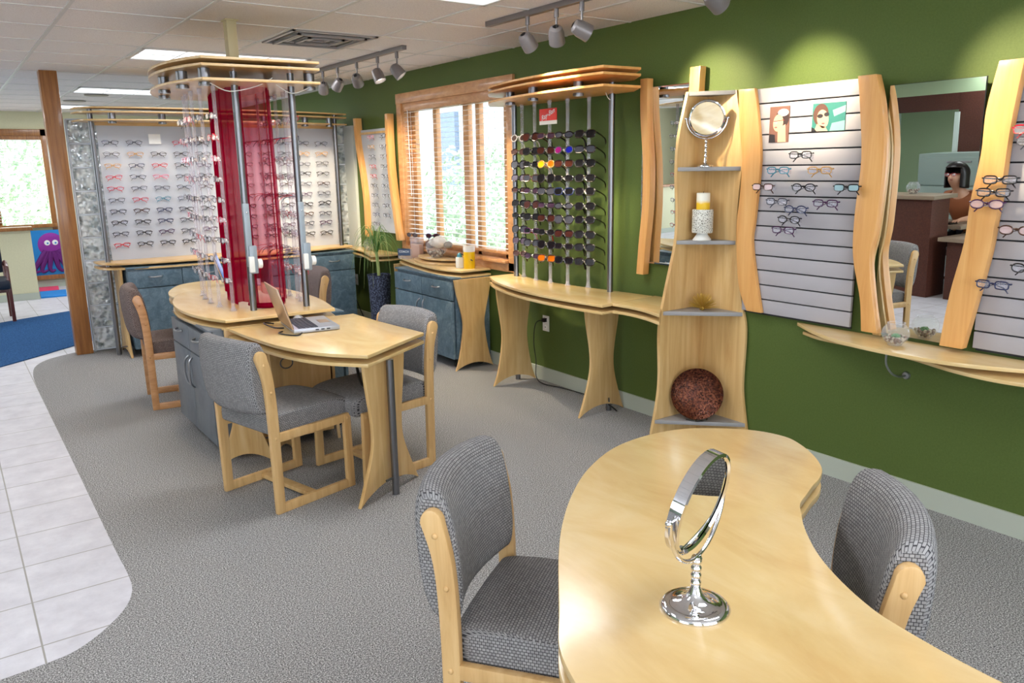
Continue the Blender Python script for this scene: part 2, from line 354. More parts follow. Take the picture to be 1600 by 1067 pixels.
for k, (u0, u1, z0, z1) in enumerate(HF+HL):
    we = empty('window_%d' % (k+3), (0, 0, 0)); we['kind'] = 'structure'; hz_ = k < 2; c = -3.05 if hz_ else -5.05  # added window, out of view, built around a fill lamp
    f = MB(); P = lambda u, z, du, dz: f.box((u, c, z), (du, .12, dz)) if hz_ else f.box((c, u, z), (.12, du, dz))
    P(u0+.03, (z0+z1)/2, .06, z1-z0); P(u1-.03, (z0+z1)/2, .06, z1-z0); P((u0+u1)/2, z0+.03, u1-u0, .06); P((u0+u1)/2, z1-.03, u1-u0, .06); P((u0+u1)/2, (z0+z1)/2, .05, z1-z0)
    f.build('window_frame', 'trim_oak', we, bev=.003)
    g_ = MB(); g_.box(((u0+u1)/2, c, (z0+z1)/2), (u1-u0, .004, z1-z0)) if hz_ else g_.box((c, (u0+u1)/2, (z0+z1)/2), (.004, u1-u0, z1-z0)); g_.build('pane', 'window_glass', we, smooth=0)
    al = arealight('window_daylight', ((u0+u1)/2, c+.12, (z0+z1)/2) if hz_ else (c+.12, (u0+u1)/2, (z0+z1)/2), u1-u0, z1-z0, FILL_W*(u1-u0)*(z1-z0), (.86, .93, 1))  # added fill lamp standing in for daylight at the invented window
    al.rotation_euler = (PI/2, 0, 0) if hz_ else (PI/2, 0, -PI/2)
    al.rotation_euler = Vector((0, 1, 0) if hz_ else (1, 0, 0)).to_track_quat('-Z', 'Z').to_euler()
struct('baseboard_right', MB().box((WX-.006, (-3+7.98)/2, .052), (.012, 10.98, .104)), 'baseboard_vinyl', smooth=0)
struct('baseboard_back', MB().box((-.6, FY-.007, .05), (8.2, .014, .1)), 'baseboard_vinyl', smooth=0)
hw = empty('wall_partition', (0, 12.05, 0)); hw['kind'] = 'structure'
MB().box((-1.5, 12.05, .45), (4.85, .1, .9)).build('partition_wall', 'cream_paint', hw, smooth=0)
MB().box((-1.5, 12.04, .92), (4.9, .2, .045)).build('partition_cap', 'oak', hw, bev=.004)
MB().box((-1.5, 11.993, .045), (4.85, .012, .09)).build('partition_baseboard', 'baseboard_vinyl', hw, smooth=0)
# wooden column
tag(MB().box((.905, 8.02, CEIL/2), (.135, .13, CEIL), rz=.0).build('wooden_column', 'oak', bev=.006), 'floor-to-ceiling square oak column where carpet meets tile', 'column')

# window in the green wall
def window(name, frame_m, y0, y1, z0, z1, blind=True): pass
wr = empty('window_1', (WX, 5.9, .86)); wr['kind'] = 'structure'
f = MB(); th = .022
for (a0, a1, b0, b1) in ((wy0-.075, wy0+.01, .80, 2.265), (wy1-.01, wy1+.075, .80, 2.265)): f.box((WX-th/2, (a0+a1)/2, (b0+b1)/2), (th, a1-a0, b1-b0))
f.box((WX-th/2-.001, (wy0+wy1)/2, 2.225), (th+.004, wy1-wy0+.16, .09)); f.box((WX-th/2, (wy0+wy1)/2, .83), (th, wy1-wy0+.16, .075))
f.box((WX+.06, wy0+.009, (wz0+wz1)/2), (.13, .018, wz1-wz0)); f.box((WX+.06, wy1-.009, (wz0+wz1)/2), (.13, .018, wz1-wz0)); f.box((WX+.06, (wy0+wy1)/2, wz1-.009), (.13, wy1-wy0, .018))
f.build('window_frame', 'trim_oak', wr, bev=.003)
MB().box((WX+.025, (wy0+wy1)/2, .872), (.17, wy1-wy0-.01, .022)).build('window_sill', 'trim_oak', wr, bev=.004)
ms = MB()
for y, wd in ((5.10, .07), (5.22, .05), (5.62, .06), (5.80, .085), (6.31, .06), (6.70, .07)): ms.box((WX+.10, y, (wz0+wz1)/2), (.045, wd, wz1-wz0))
for z in (.91, 2.14): ms.box((WX+.10, (wy0+wy1)/2, z), (.045, wy1-wy0, .06))
ms.build('sash', 'trim_oak', wr, bev=.003)
MB().box((WX+.115, (wy0+wy1)/2, (wz0+wz1)/2), (.004, wy1-wy0-.04, wz1-wz0-.04)).build('pane', 'window_glass', wr, smooth=0)
bl = empty('window_blind', (WX+.02, 5.9, 2.17), 'open horizontal blind with pale slats over the window in the green wall', 'blind')
mat('slat_white', srgb(240, 236, 232), .4)
s = MB()
for k in range(29):
    z = .965+k*.0405
    M = Matrix.Translation((WX+.022, (wy0+wy1)/2, z)) @ Matrix.Rotation(math.radians(-4), 4, 'Y')
    s.box((0, 0, 0), (.030, wy1-wy0-.05, .0022), M=M)
s.build('slats', 'slat_white', bl, smooth=0)
MB().box((WX+.022, (wy0+wy1)/2, 2.145), (.06, wy1-wy0-.045, .075)).build('headrail', 'trim_oak', bl, bev=.004)
MB().box((WX+.022, (wy0+wy1)/2, .935), (.05, wy1-wy0-.05, .022)).build('bottom_rail', 'trim_oak', bl, bev=.004)
c = MB()
for y in (5.25, 5.75, 6.2, 6.6): c.cyl((WX-.003, y, .94), (WX-.003, y, 2.12), .0014, 6)
c.build('ladder_cord', 'white', bl)
MB().cyl((WX-.012, 6.62, 1.35), (WX-.012, 6.64, 2.12), .003, 6).build('tilt_wand', 'white', bl)
# far window
w2 = empty('window_2', (.4, FY, .9)); w2['kind'] = 'structure'
f = MB()
for x0, x1 in ((fx0-.05, fx0+.01), (fx1-.01, fx1+.07)): f.box(((x0+x1)/2, FY-.012, 1.52), (x1-x0, .024, 1.4))
f.box(((fx0+fx1)/2, FY-.012, 2.17), (fx1-fx0+.12, .024, .09)); f.box(((fx0+fx1)/2, FY-.03, .885), (fx1-fx0+.12, .06, .05))
f.box((.62, FY+.05, 1.5), (.16, .05, 1.26)); f.build('window_frame', 'oak', w2, bev=.003)
MB().box(((fx0+fx1)/2, FY+.1, 1.5), (fx1-fx0, .004, 1.24)).build('pane', 'window_glass', w2, smooth=0)
b2 = empty('window_blind', (.5, FY, 2.1), 'raised-slat blind over the far window beyond the wooden column', 'blind')
s = MB()
for k in range(30): s.box(((fx0+fx1)/2, FY+.02, .95+k*.04), (fx1-fx0-.03, .045, .007), )
s.build('slats', 'slat_white', b2, smooth=0); MB().box(((fx0+fx1)/2, FY+.02, 2.1), (fx1-fx0-.02, .05, .05)).build('headrail', 'oak', b2, smooth=0)

# ceiling lights
def panel(x0, x1, y0, y1, label, power=PANEL_W):
    e = empty('ceiling_light', ((x0+x1)/2, (y0+y1)/2, CEIL-.01), label, 'ceiling light', 'fluorescent ceiling panels')
    f = MB()
    for a in ((x0+.012, (y0+y1)/2, .024, y1-y0), (x1-.012, (y0+y1)/2, .024, y1-y0), ((x0+x1)/2, y0+.012, x1-x0, .024), ((x0+x1)/2, y1-.012, x1-x0, .024)): f.box((a[0], a[1], CEIL-.006), (a[2], a[3], .014))
    f.build('frame', 'grid_metal', e, smooth=0)
    MB().box(((x0+x1)/2, (y0+y1)/2, CEIL-.004), (x1-x0-.05, y1-y0-.05, .006)).build('diffuser', 'panel_glow', e, smooth=0)
    g = MB(); nx = 4
    for k in range(1, nx): g.box((x0+(x1-x0)*k/nx, (y0+y1)/2, CEIL-.009), (.006, y1-y0-.05, .006))
    g.box(((x0+x1)/2, (y0+y1)/2, CEIL-.009), (x1-x0-.05, .006, .006)); g.build('louvre', 'grid_metal', e, smooth=0)
    a = arealight('panel_lamp', ((x0+x1)/2, (y0+y1)/2, CEIL-.02), x1-x0-.1, y1-y0-.1, power, (.93, .96, 1)); a.parent = e; a.matrix_parent_inverse = base_matrix(e).inverted()
mat('panel_glow', srgb(255, 255, 255), .5, emis=(.86, .93, 1, 1), es=1.6)
panel(1.305, 2.53, 6.205, 6.815, 'fluorescent ceiling panel behind the top of the curtain island')
panel(1.305, 2.53, 3.155, 3.765, 'fluorescent ceiling panel cut off by the top edge, near the track lights')
panel(1.305, 2.53, 9.255, 9.865, 'fluorescent ceiling panel left of the curtain island, second from the far wall')
panel(1.305, 2.53, 11.695, 12.305, 'fluorescent ceiling panel nearest the far wall, by the wooden column')
for x, y in ((1.305, .10), (-1.15, 1.93), (-1.15, 5.0), (-1.15, 8.0), (-3.6, 5.0), (-1.15, -1.1), (-1.15, 11.1)):
    panel(x, x+1.225, y+.0, y+.61, 'fluorescent ceiling panel over the reception side of the room', 17.0)
for x, y, lb in ((1.6, 10.15, 'round grey ceiling speaker nearer the camera, between two light panels'), (1.5, 11.05, 'round grey ceiling speaker farther off, beside the wooden column top')):
    tag(MB().lathe([(.11, .004), (.125, 0), (.12, -.008), (.09, -.006), (.001, -.004)], (x, y, CEIL-.003), 24).build('ceiling_speaker', 'track_grey'), lb, 'ceiling speaker', 'ceiling speakers')
# vent: stepped square diffuser
vt = empty('ceiling_vent', (2.2, 5.29, CEIL), 'square stepped silver air vent in the ceiling above the island', 'air vent')
mat('vent_metal', srgb(176, 172, 172), .3, .6)
f = MB(); hs = .29
for k in range(5):
    h = hs-k*.055; z = CEIL-.006-(.012*(k % 2)); 
    for sx, sy, lx, ly in ((0, 1, 2*h, .02), (0, -1, 2*h, .02), (1, 0, .02, 2*h), (-1, 0, .02, 2*h)):
        f.box((2.22+sx*(h-.01), 5.29+sy*(h-.01), z), (lx, ly, .012))
f.build('vanes', 'vent_metal', vt, smooth=0)
MB().box((2.22, 5.29, CEIL-.001), (.56, .56, .002)).build('backing', 'frame_grey', vt, smooth=0)

# exterior
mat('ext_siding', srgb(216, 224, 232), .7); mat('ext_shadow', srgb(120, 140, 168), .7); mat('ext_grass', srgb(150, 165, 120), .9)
gnd = MB().box((9.6, 5, -.6), (11.6, 40, .1)).build('trim_4', 'ext_grass', smooth=0); gnd['kind'] = 'structure'
gnd = MB().box((-.5, 20, -.6), (60, 13, .1)).build('trim_5', 'ext_grass', smooth=0); gnd['kind'] = 'structure'
hb = empty('neighbour_house', (9, 12, -.5), 'pale sided house wall outside beyond the blinds', 'house')
s = MB(); s.box((10.5, 12, 2.2), (5, 6, 5.4)); s.build('wall', 'ext_siding', hb, smooth=0)
s = MB(); s.box((7.96, 10.6, 1.9), (.1, .7, 1.4)); s.box((7.96, 13.2, 1.9), (.1, .7, 1.4)); s.build('window', 'ext_shadow', hb, smooth=0)
MB().box((7.7, 12, 4.6), (.6, 6.4, .2)).build('eave', 'ext_shadow', hb, smooth=0)
p = MB(); p.box((5.4, 8.3, 1.6), (.16, .16, 4.2)); p.build('porch_post', 'ext_siding', hb, smooth=0)
m = mat('leaf', rough=.8); setcol(m, ramp(m, noise(m, world_pos(m), 14, 3), [(.35, srgb(130, 165, 128)), (.65, srgb(205, 225, 190))]))
def bush(x, y, z, r, lb):
    rr = random.Random(int(x*100+y*7)); b = MB()
    for i in range(2600):
        d = Vector((rr.gauss(0, 1), rr.gauss(0, 1), rr.gauss(0, 1))).normalized()*r*rr.uniform(.6, 1); d.z *= 1.1
        c0 = Vector((x, y, z))+d; a = Vector((rr.uniform(-1, 1), rr.uniform(-1, 1), rr.uniform(-1, 1))).normalized(); e2 = a.orthogonal().normalized(); s_ = .04*r+.015
        b.add([tuple(c0-a*s_), tuple(c0+e2*s_*.6), tuple(c0+a*s_), tuple(c0-e2*s_*.6)], [(0, 1, 2, 3)])
    tag(b.build('bush', 'leaf', smooth=0), lb, 'bush', 'bushes outside the windows')
bush(5.6, 7.2, .5, .8, 'leafy bush outside the left part of the blinds window'); bush(6.4, 9.4, .9, 1.1, 'leafy bush in front of the pale house outside the window'); bush(5.3, 5.9, .3, .6, 'low leafy bush outside the right part of the blinds window')
bush(7.6, 8.0, 2.6, 1.0, 'small tree crown high outside the blinds window')
bush(1.2, 16.5, 1.4, 1.5, 'leafy tree outside the far window beyond the wooden column'); bush(-2.6, 17.5, .8, 1.2, 'low shrub outside the far window at the left edge')

# island ceiling mast
tag(MB().box((1.515, 4.90, (CEIL+2.18)/2), (.055, .07, CEIL-2.185)).box((1.515, 4.90, CEIL-.004), (.075, .09, .008)).build('wire_mast', 'beige_metal', bev=.002), 'beige square wiring duct from ceiling down to the island canopy', 'duct')

# track lights
def head(parent, x, y, tilt_to, on=True, lb=None):
    e = MB(); e.cyl((x, y, CEIL-.03), (x, y, CEIL-.075), .013, 10); e.cyl((x, y, CEIL-.07), (x, y, CEIL-.135), .006, 8)
    o = e.build('lamp_stem', 'track_grey', parent)
    d = Vector(tilt_to)-Vector((x, y, CEIL-.165)); d.normalize()
    q = d.to_track_quat('Z', 'Y').to_matrix().to_4x4(); M = Matrix.Translation((x, y, CEIL-.165)) @ q
    sh = MB().lathe([(.016, -.055), (.034, -.045), (.043, -.015), (.045, .045), (.041, .045), (.038, -.0), (.01, -.03)], n=24, M=M, cap=False).build('lamp_head', 'track_grey', parent)
    fc_ = MB().lathe([(.001, .012), (.036, .014), (.038, .02), (.001, .026)], n=20, M=M, cap=False).build('bulb', 'bulb_glow', parent)
    p = Vector((x, y, CEIL-.165))+d*.05
    sp = spotlight('track_lamp', p, d, TRACK_W, (1, .84, .58), 50, .85, None, .03); sp.parent = parent; sp.matrix_parent_inverse = base_matrix(parent).inverted()
mat('bulb_glow', srgb(255, 250, 235), .4, emis=(1, .93, .8, 1), es=6)
t1 = empty('track_light', (2.84, 6.1, CEIL), 'grey ceiling track with five spotlights, left of the window corner', 'track light')
MB().box((2.84, 6.12, CEIL-.015), (.036, 1.72, .03)).build('rail', 'track_grey', t1, bev=.002)
for y, tgt in ((6.74, (3.2, 7.7, 1.3)), (6.43, (2.6, 7.6, 1.2)), (6.06, (3.58, 7.0, 1.45)), (5.69, (3.1, 5.2, 1.1)), (5.38, (3.6, 4.8, 1.2))): head(t1, 2.84, y, tgt)
t2 = empty('track_light', (2.84, 3.5, CEIL), 'grey ceiling track with spotlights, cut by the top edge above the sunglasses display', 'track light')
MB().box((2.84, 3.0, CEIL-.015), (.036, 2.4, .03)).build('rail', 'track_grey', t2, bev=.002)
for y, tgt in ((3.80, (3.56, 3.98, 1.62)), (3.54, (3.56, 4.25, 1.25)), (3.33, (3.59, 3.07, 1.92)), (2.45, (3.59, 2.45, 1.90)), (2.0, (3.58, 1.40, 1.80))): head(t2, 2.84, y, tgt)

# ------------------------------------------------------------------ eyewear
def rim(kind, cx, wdt=.026, h=.018):
    pts = []; n = 16
    ex = {'rect': 3.6, 'oval': 2.2, 'round': 2.0, 'aviator': 2.6, 'way': 3.0}[kind]
    for i in range(n):
        a = 2*PI*i/n; c, s = math.cos(a), math.sin(a)
        x = math.copysign(abs(c)**(2/ex), c)*wdt; z = math.copysign(abs(s)**(2/ex), s)*h
        if kind == 'aviator': x *= 1-.18*(1 if z < 0 else 0)*(abs(z)/h); z = z*(1.15 if z < 0 else 1)
        if kind == 'way' and z > 0: x *= 1.08
        pts.append((cx+x, .004*(abs(cx+x)/.07)**2, z))
    return pts
STY = {'rect': (.0255, .0155), 'oval': (.026, .017), 'round': (.024, .021), 'aviator': (.029, .023), 'way': (.0275, .0205)}
_cache = {}
def specs(kind, r, folded):
    key = (kind, r, folded)
    if key in _cache: return _cache[key]
    wdt, h = STY[kind]; f = MB(); L = [MB(), MB()]; T = [MB(), MB()]
    for i, sx in enumerate((-1, 1)):
        p = rim(kind, sx*.036, wdt, h); f.tube(p, r, 5, True)
        L[i].prism([(a[0], a[2]) for a in p], -.0006, .0006, Matrix(((1, 0, 0, 0), (0, 0, 1, .0015), (0, 1, 0, 0), (0, 0, 0, 1))))
        hx = sx*.068; hz = h*.45
        f.tube([(sx*(.036+wdt*.9), .003, hz), (hx, .005, hz), (hx, .012, hz)], r*1.15, 5)
        if folded: T[i].tube([(hx, .010, hz), (hx*.2, .019+.003*i, hz-.004), (-hx*.55, .021+.003*i, hz-.020), (-hx*.80, .022, hz-.040)], [r*1.2, r, r*1.1, r*.9], 5)
        else: T[i].tube([(hx, .010, hz), (hx*1.03, .06, hz-.003), (hx*1.0, .105, hz-.008), (hx*.97, .122, hz-.018), (hx*.95, .138, hz-.042)], [r*1.3, r*1.1, r*1.1, r*1.2, r*.9], 5)
    f.tube([(-.0115, .001, h*.3), (0, -.001, h*.42), (.0115, .001, h*.3)], r*1.1, 5)
    _cache[key] = (f, L, T); return _cache[key]
_mesh = {}
def spec_mesh(kind, r, folded, fm, lm, whole):
    k = (kind, r, folded, fm, lm, whole)
    if k in _mesh: return _mesh[k]
    f, L, T = specs(kind, r, folded)
    if whole:
        a = MB(); a.add(f.v, f.f); nf = 0
        for t in T: a.add(t.v, t.f)
        nf = len(a.f)
        for l_ in L: a.add(l_.v, l_.f)
        me = a.mesh('eyeglasses', 50); me.materials.append(MATS[fm]); me.materials.append(MATS[lm])
        for p in me.polygons:
            if p.index >= nf: p.material_index = 1
        _mesh[k] = me
    else:
        out = []
        for n_, mb, mm in (('frame', f, fm), ('lens', L[0], lm), ('lens', L[1], lm), ('temple', T[0], fm), ('temple', T[1], fm)):
            me = mb.mesh(n_, 50); me.materials.append(MATS[mm]); out.append((n_, me))
        _mesh[k] = out
    return _mesh[k]
def glasses(name, loc, rz, kind, fm, lm, label, group, r=.0019, folded=True, whole=False, cat='glasses', tilt=0, roll=0, temple=None):
    if whole:
        o = bpy.data.objects.new(name, spec_mesh(kind, r, folded, fm, lm, True)); COL.objects.link(o)
        tag(o, label, cat, group)
    else:
        o = empty(name, (0, 0, 0), label, cat, group)
        for n_, me in spec_mesh(kind, r, folded, fm, lm, False):
            c = bpy.data.objects.new(n_, me); COL.objects.link(c); c.parent = o
            if temple and n_ == 'temple':
                me2 = me.copy(); me2.materials.clear(); me2.materials.append(MATS[temple]); c.data = me2
    o.location = loc; o.rotation_euler = (tilt, roll, rz); return o
ORD = ['top', 'second', 'third', 'fourth', 'fifth', 'sixth', 'seventh', 'eighth', 'ninth', 'tenth', 'eleventh', 'twelfth']
CN = {'frame_black': 'black', 'frame_brown': 'brown', 'frame_red': 'red', 'frame_pink': 'pink', 'frame_blue': 'dark blue', 'frame_grey': 'grey', 'frame_white': 'white', 'frame_gold': 'gold', 'frame_teal': 'teal', 'frame_purple': 'purple', 'frame_green': 'pale green'}

# ------------------------------------------------------------------ display furniture
def boards(parent, poly, zs, m, names, th=.017, shift=None):
    for z, nm in zip(zs, names):
        MB().prism(poly, z-th, z).build(nm, m, parent, bev=.0025)
def puck(parent, x, y, z0, z1, light=True):
    MB().lathe([(.03, z1-z0), (.03, .0), (.034, -.002), (.034, -.016), (.027, -.016), (.026, -.008)], (x, y, z0), 20, cap=False).build('puck_light', 'steel', parent)
    b = MB().lathe([(.001, -.010), (.026, -.011)], (x, y, z0), 16, cap=False).build('bulb', 'bulb_glow', parent)
    if light:
        s = spotlight('puck_lamp', (x, y, z0-.02), (0, 0, -1), PUCK_W, (1, .80, .52), 120, .9, None, .025); s.parent = parent; s.matrix_parent_inverse = base_matrix(parent).inverted()
def pole(parent, x, y, z0, z1, r=.019, name='pole'):
    return MB().cyl((x, y, z0), (x, y, z1), r, 20).build(name, 'steel', parent)
def hourglass(wb, wm, wt, h, foot=.06, n=10):
    # half-widths bottom, waist, top -> outline with an arched foot
    L = catmull([(-wb, 0, 0), (-wb*.80, h*.14, 0), (-wm*1.06, h*.37, 0), (-wm, h*.56, 0), (-(wt*.72+wm*.28), h*.85, 0), (-wt, h, 0)], 5)
    left = [(p.x, p.y) for p in L]; right = [(-x, y) for x, y in left[::-1]]
    arch = []
    for i in range(1, n): t = i/n; x = wb*(1-.0)*(1-2*t); arch.append((x, foot*math.sin(PI*t)**.8))
    return left+right+arch
def leg_panel(parent, x, y, ang, prof, m='maple_z', th=.018):
    o = MB().prism(prof, -th/2, th/2, vplane(x, y, ang)).build('leg_panel', m, parent, bev=.002); return o

def cabinet(name, cx, cy, ang, wdt, dep, z0, z1, m, label, top_m=None, cols=2, side_m=None, wheels=True, drawer_h=.15):
    # front faces local -Y; origin at floor
    e = empty(name, (cx, cy, 0), label, 'cabinet', None, ang)
    H = z1-z0
    local('body', MB().box((0, .01, z0+H/2), (wdt, dep-.02, H)), side_m or m, e, bev=.002)
    local('cabinet_top', MB().box((0, 0, z1+.006), (wdt+.006, dep+.01, .014)), top_m or m, e, bev=.002)
    cw = wdt/cols
    for i in range(cols):
        xc = -wdt/2+cw*(i+.5)
        d = local('drawer', MB().box((xc, -dep/2-.004, z1-drawer_h/2-.022), (cw-.005, .018, drawer_h-.005)), m, e, bev=.002)
        hp = [(xc-.055, -dep/2-.014, z1-.075), (xc-.04, -dep/2-.034, z1-.079), (xc, -dep/2-.04, z1-.081), (xc+.04, -dep/2-.034, z1-.079), (xc+.055, -dep/2-.014, z1-.075)]
        h_ = local('handle', MB().tube(catmull(hp, 4), .0062, 8), 'brushed', d)
        zd = (z0+z1-drawer_h-.022)/2; hh = z1-drawer_h-.027-z0
        d = local('door', MB().box((xc, -dep/2-.004, z0+hh/2), (cw-.005, .018, hh-.003)), m, e, bev=.002)
        sgn = 1 if i % 2 == 0 else -1
        if cols == 1: sgn = 1
        hx = xc+sgn*(cw/2-.035)
        hp = [(hx, -dep/2-.014, z1-drawer_h-.06), (hx-sgn*.012, -dep/2-.036, z1-drawer_h-.085), (hx-sgn*.018, -dep/2-.042, z1-drawer_h-.15), (hx-sgn*.012, -dep/2-.036, z1-drawer_h-.215), (hx, -dep/2-.014, z1-drawer_h-.24)]
        local('handle', MB().tube(catmull(hp, 4), .0062, 8), 'brushed', d)
    if wheels:
        for sx in (-1, 1):
            for sy in (-1, 1):
                x, y = sx*(wdt/2-.06), sy*(dep/2-.06)
                c = MB(); c.cyl((x-.014, y, .03), (x+.014, y, .03), .03, 16); c.box((x, y, z0-.006), (.05, .05, .012)); c.cyl((x, y, .03), (x, y, z0), .009, 8)
                local('caster', c, 'dark_rubber', e)
    return e

# ---- curtain island
isl = empty('display_island', (1.5, 5.05, 0), 'boat-shaped maple display island with steel poles, clear rods and spotlit canopy', 'display stand')
out = cm2([(1.20, 4.41), (1.125, 4.62), (1.09, 4.88), (1.10, 5.15), (1.155, 5.40), (1.25, 5.62), (1.38, 5.72)], 5)+cm2([(1.68, 5.72), (1.80, 5.60), (1.875, 5.38), (1.905, 5.10), (1.90, 4.83), (1.87, 4.60), (1.825, 4.37)], 5)
boards(isl, out, (.80, .757), 'maple_top', ('counter_top', 'lower_counter_board'))
inner = [(x*.97+.045, y*.97+.15) for x, y in out]
boards(isl, out, (2.185, 2.150, 2.078), 'maple_x', ('canopy_board', 'canopy_board', 'canopy_board'), th=.014)
POLES = [(1.425, 4.62), (1.725, 4.56)]
for i, (x, y) in enumerate(POLES):
    pole(isl, x, y, .0, 2.175)
for i, (x, y) in enumerate(POLES[:2]):
    b = MB(); b.box((x-.004, y-.026, 1.24), (.034, .02, .36)); b.box((x+.012, y-.03, 1.10), (.045, .03, .16)); b.build('grey_bracket', 'grey_metal', isl, bev=.004)
    k = MB(); k.box((x-.004, y-.052, 1.075), (.03, .02, .09)); k.cyl((x+.034, y-.03, 1.075), (x+.06, y-.03, 1.075), .028, 16); k.build('latch', 'white_plastic', isl, bev=.004)
    sc = MB(); sc.sphere((x-.004, y-.037, 1.37), .005, 6); sc.sphere((x-.004, y-.037, 1.17), .005, 6); sc.build('screw', 'chrome', isl)
LR = [(1.345, 5.42), (1.318, 5.25), (1.300, 5.06), (1.302, 4.875), (1.325, 4.68)]
RR = [(1.79, 5.36), (1.805, 5.18), (1.79, 5.02), (1.79, 4.875), (1.765, 4.75)]
IR = [1.900, 1.785, 1.670, 1.557, 1.442, 1.330, 1.213, 1.099, .983]
def clip_mesh():
    m = MB()
    for s in (-1, 1): m.sphere((s*.018, -.012, 0), .013, 5, (1.1, .7, .8)); m.box((s*.01, -.008, -.008), (.012, .02, .008))
    m.box((0, -.016, .004), (.03, .008, .012)); m.sphere((0, -.02, -.006), .009, 5); return m
CLIP = clip_mesh().mesh('clip', 50); CLIP.materials.append(MATS['clip_clear'])
def rod(parent, x, y, z0, z1, rows, face, r=.0105):
    o = MB().cyl((x, y, z0), (x, y, z1), r, 12).lathe([(.02, 0), (.02, .006), (r, .02), (r, .03)], (x, y, z0), 14).lathe([(r, -.03), (.014, -.02), (.014, 0)], (x, y, z1), 12).build('display_rod', 'acrylic', parent)
    for z in rows:
        c = bpy.data.objects.new('clip', CLIP); COL.objects.link(c); c.parent = o; c.location = (x, y, z); c.rotation_euler = (0, 0, face)
        c.matrix_parent_inverse = base_matrix(o).inverted()
    return o
for x, y in LR: rod(isl, x, y, .80, 2.064, IR, -PI/2)
for x, y in RR: rod(isl, x, y, .80, 2.064, IR, PI/2)
for x, y in ((1.175, 4.72), (1.155, 5.05), (1.235, 5.42), (1.82, 4.52), (1.83, 5.2), (1.24, 4.52)): puck(isl, x, y, 2.062, 2.134)
cw = MB(); cw.tube(catmull([(1.25, 4.46, 2.055), (1.36, 4.50, 2.02), (1.5, 4.47, 2.05), (1.6, 4.5, 2.1)], 5), .0025, 6); cw.tube(catmull([(1.6, 4.45, 2.06), (1.7, 4.48, 2.02), (1.8, 4.47, 2.055)], 5), .0025, 6); cw.build('lamp_wire', 'white_plastic', isl)
# supports below the counter
MB().box((1.49, 4.425, .40), (.60, .018, .70)).build('centre_panel', 'maple_z', isl, bev=.002)
leg_panel(isl, 1.22, 4.28, math.radians(-25), hourglass(.14, .06, .08, .70))
leg_panel(isl, 1.42, 4.30, math.radians(40), hourglass(.12, .05, .07, .70))
leg_panel(isl, 1.84, 4.52, math.radians(75), hourglass(.16, .085, .12, .737))
MB().tube(catmull([(1.33, 4.36, .10), (1.42, 4.34, .11), (1.5, 4.4, .10)], 4), .006, 8).build('foot_rail', 'steel', isl)

cols_i = ['frame_black', 'frame_brown', 'frame_pink', 'frame_grey', 'frame_purple', 'frame_black', 'frame_red', 'frame_blue', 'frame_grey']
rr = random.Random(3)
for j, (x, y) in enumerate(LR):
    for i, z in enumerate(IR):
        fm = cols_i[(i*2+j*5+rr.randint(0, 2)) % 9]
        if j == 4: fm = ['frame_grey', 'frame_red', 'frame_pink', 'frame_grey', 'frame_brown', 'frame_pink', 'frame_grey', 'frame_purple', 'frame_grey'][i]
        glasses('eyeglasses', (x-.036, y, z+.002), -PI/2+rr.uniform(-.12, .12), ['rect', 'oval'][(i+j) % 2], fm, 'lens_clear', f'{CN[fm]} eyeglasses clipped to the {["rearmost","fourth","third","second","nearest"][j]} left rod of the curtain island, {ORD[i]} row', 'eyeglasses on the left rods of the curtain island', r=.0014, folded=True, whole=True)
for j, (x, y) in enumerate(RR):
    for i, z in enumerate(IR):
        fm = ['frame_black', 'frame_black', 'frame_grey', 'frame_brown', 'frame_red', 'frame_black', 'frame_purple', 'frame_red', 'frame_blue'][(i+j*4) % 9]
        if i == 7 and j > 1: fm = 'frame_purple'
        if i == 8: fm = 'frame_red'
        glasses('eyeglasses', (x+.036, y, z+.002), PI/2+rr.uniform(-.12, .12), ['rect', 'oval'][(i+j) % 2], fm, 'lens_clear', f'{CN[fm]} eyeglasses clipped to the {["rearmost","fourth","third","second","nearest"][j]} right rod of the curtain island, {ORD[i]} row', 'eyeglasses on the right rods of the curtain island', r=.0017, folded=(i % 3 != 1), whole=True)

# curtain
def drape(pts, z0f, z1, amp, waves, nz=16, sub=14):
    P = catmull([(x, y, 0) for x, y in pts], sub); n = len(P); vs = []; fs = []
    L = [0]
    for i in range(1, n): L.append(L[-1]+(P[i]-P[i-1]).length)
    for k in range(nz+1):
        t = k/nz
        for i, p in enumerate(P):
            u = L[i]/L[-1]; tg = (P[min(i+1, n-1)]-P[max(i-1, 0)]).normalized(); nn = Vector((tg.y, -tg.x, 0))
            a = amp*(.75+.25*math.sin(3*u+2*t))*math.sin(waves*2*PI*u+.6*math.sin(2.5*t))
            c = Vector((1.53, 5.0, 0)); q = c+(p-c)*(1-.05*(1-t)*0+.06*(1-t))
            zb = z0f(u); vs.append(tuple(Vector((q.x, q.y, zb+(z1-zb)*t))+nn*a))
    for k in range(nz):
        for i in range(n-1): fs.append((k*n+i, k*n+i+1, (k+1)*n+i+1, (k+1)*n+i))
    return MB().add(vs, fs)
cur = empty('sheer_curtain', (1.53, 5.0, .82), 'sheer crimson curtain hanging inside the display island', 'curtain')
drape([(1.50, 5.38), (1.44, 5.12), (1.415, 4.88), (1.425, 4.72), (1.47, 4.66)], lambda u: .812+.03*math.sin(9*u), 2.066, .016, 6).build('dense_panel', 'red_sheer_dense', cur, smooth=180)
drape([(1.46, 4.67), (1.53, 4.655), (1.60, 4.65)], lambda u: .808+.01*math.sin(7*u), 2.066, .008, 2.5).build('sheer_panel', 'red_sheer', cur, smooth=180)
drape([(1.60, 4.65), (1.67, 4.80), (1.69, 5.05), (1.66, 5.3)], lambda u: .812+.01*math.sin(7*u), 2.066, .012, 4.5).build('sheer_panel', 'red_sheer', cur, smooth=180)
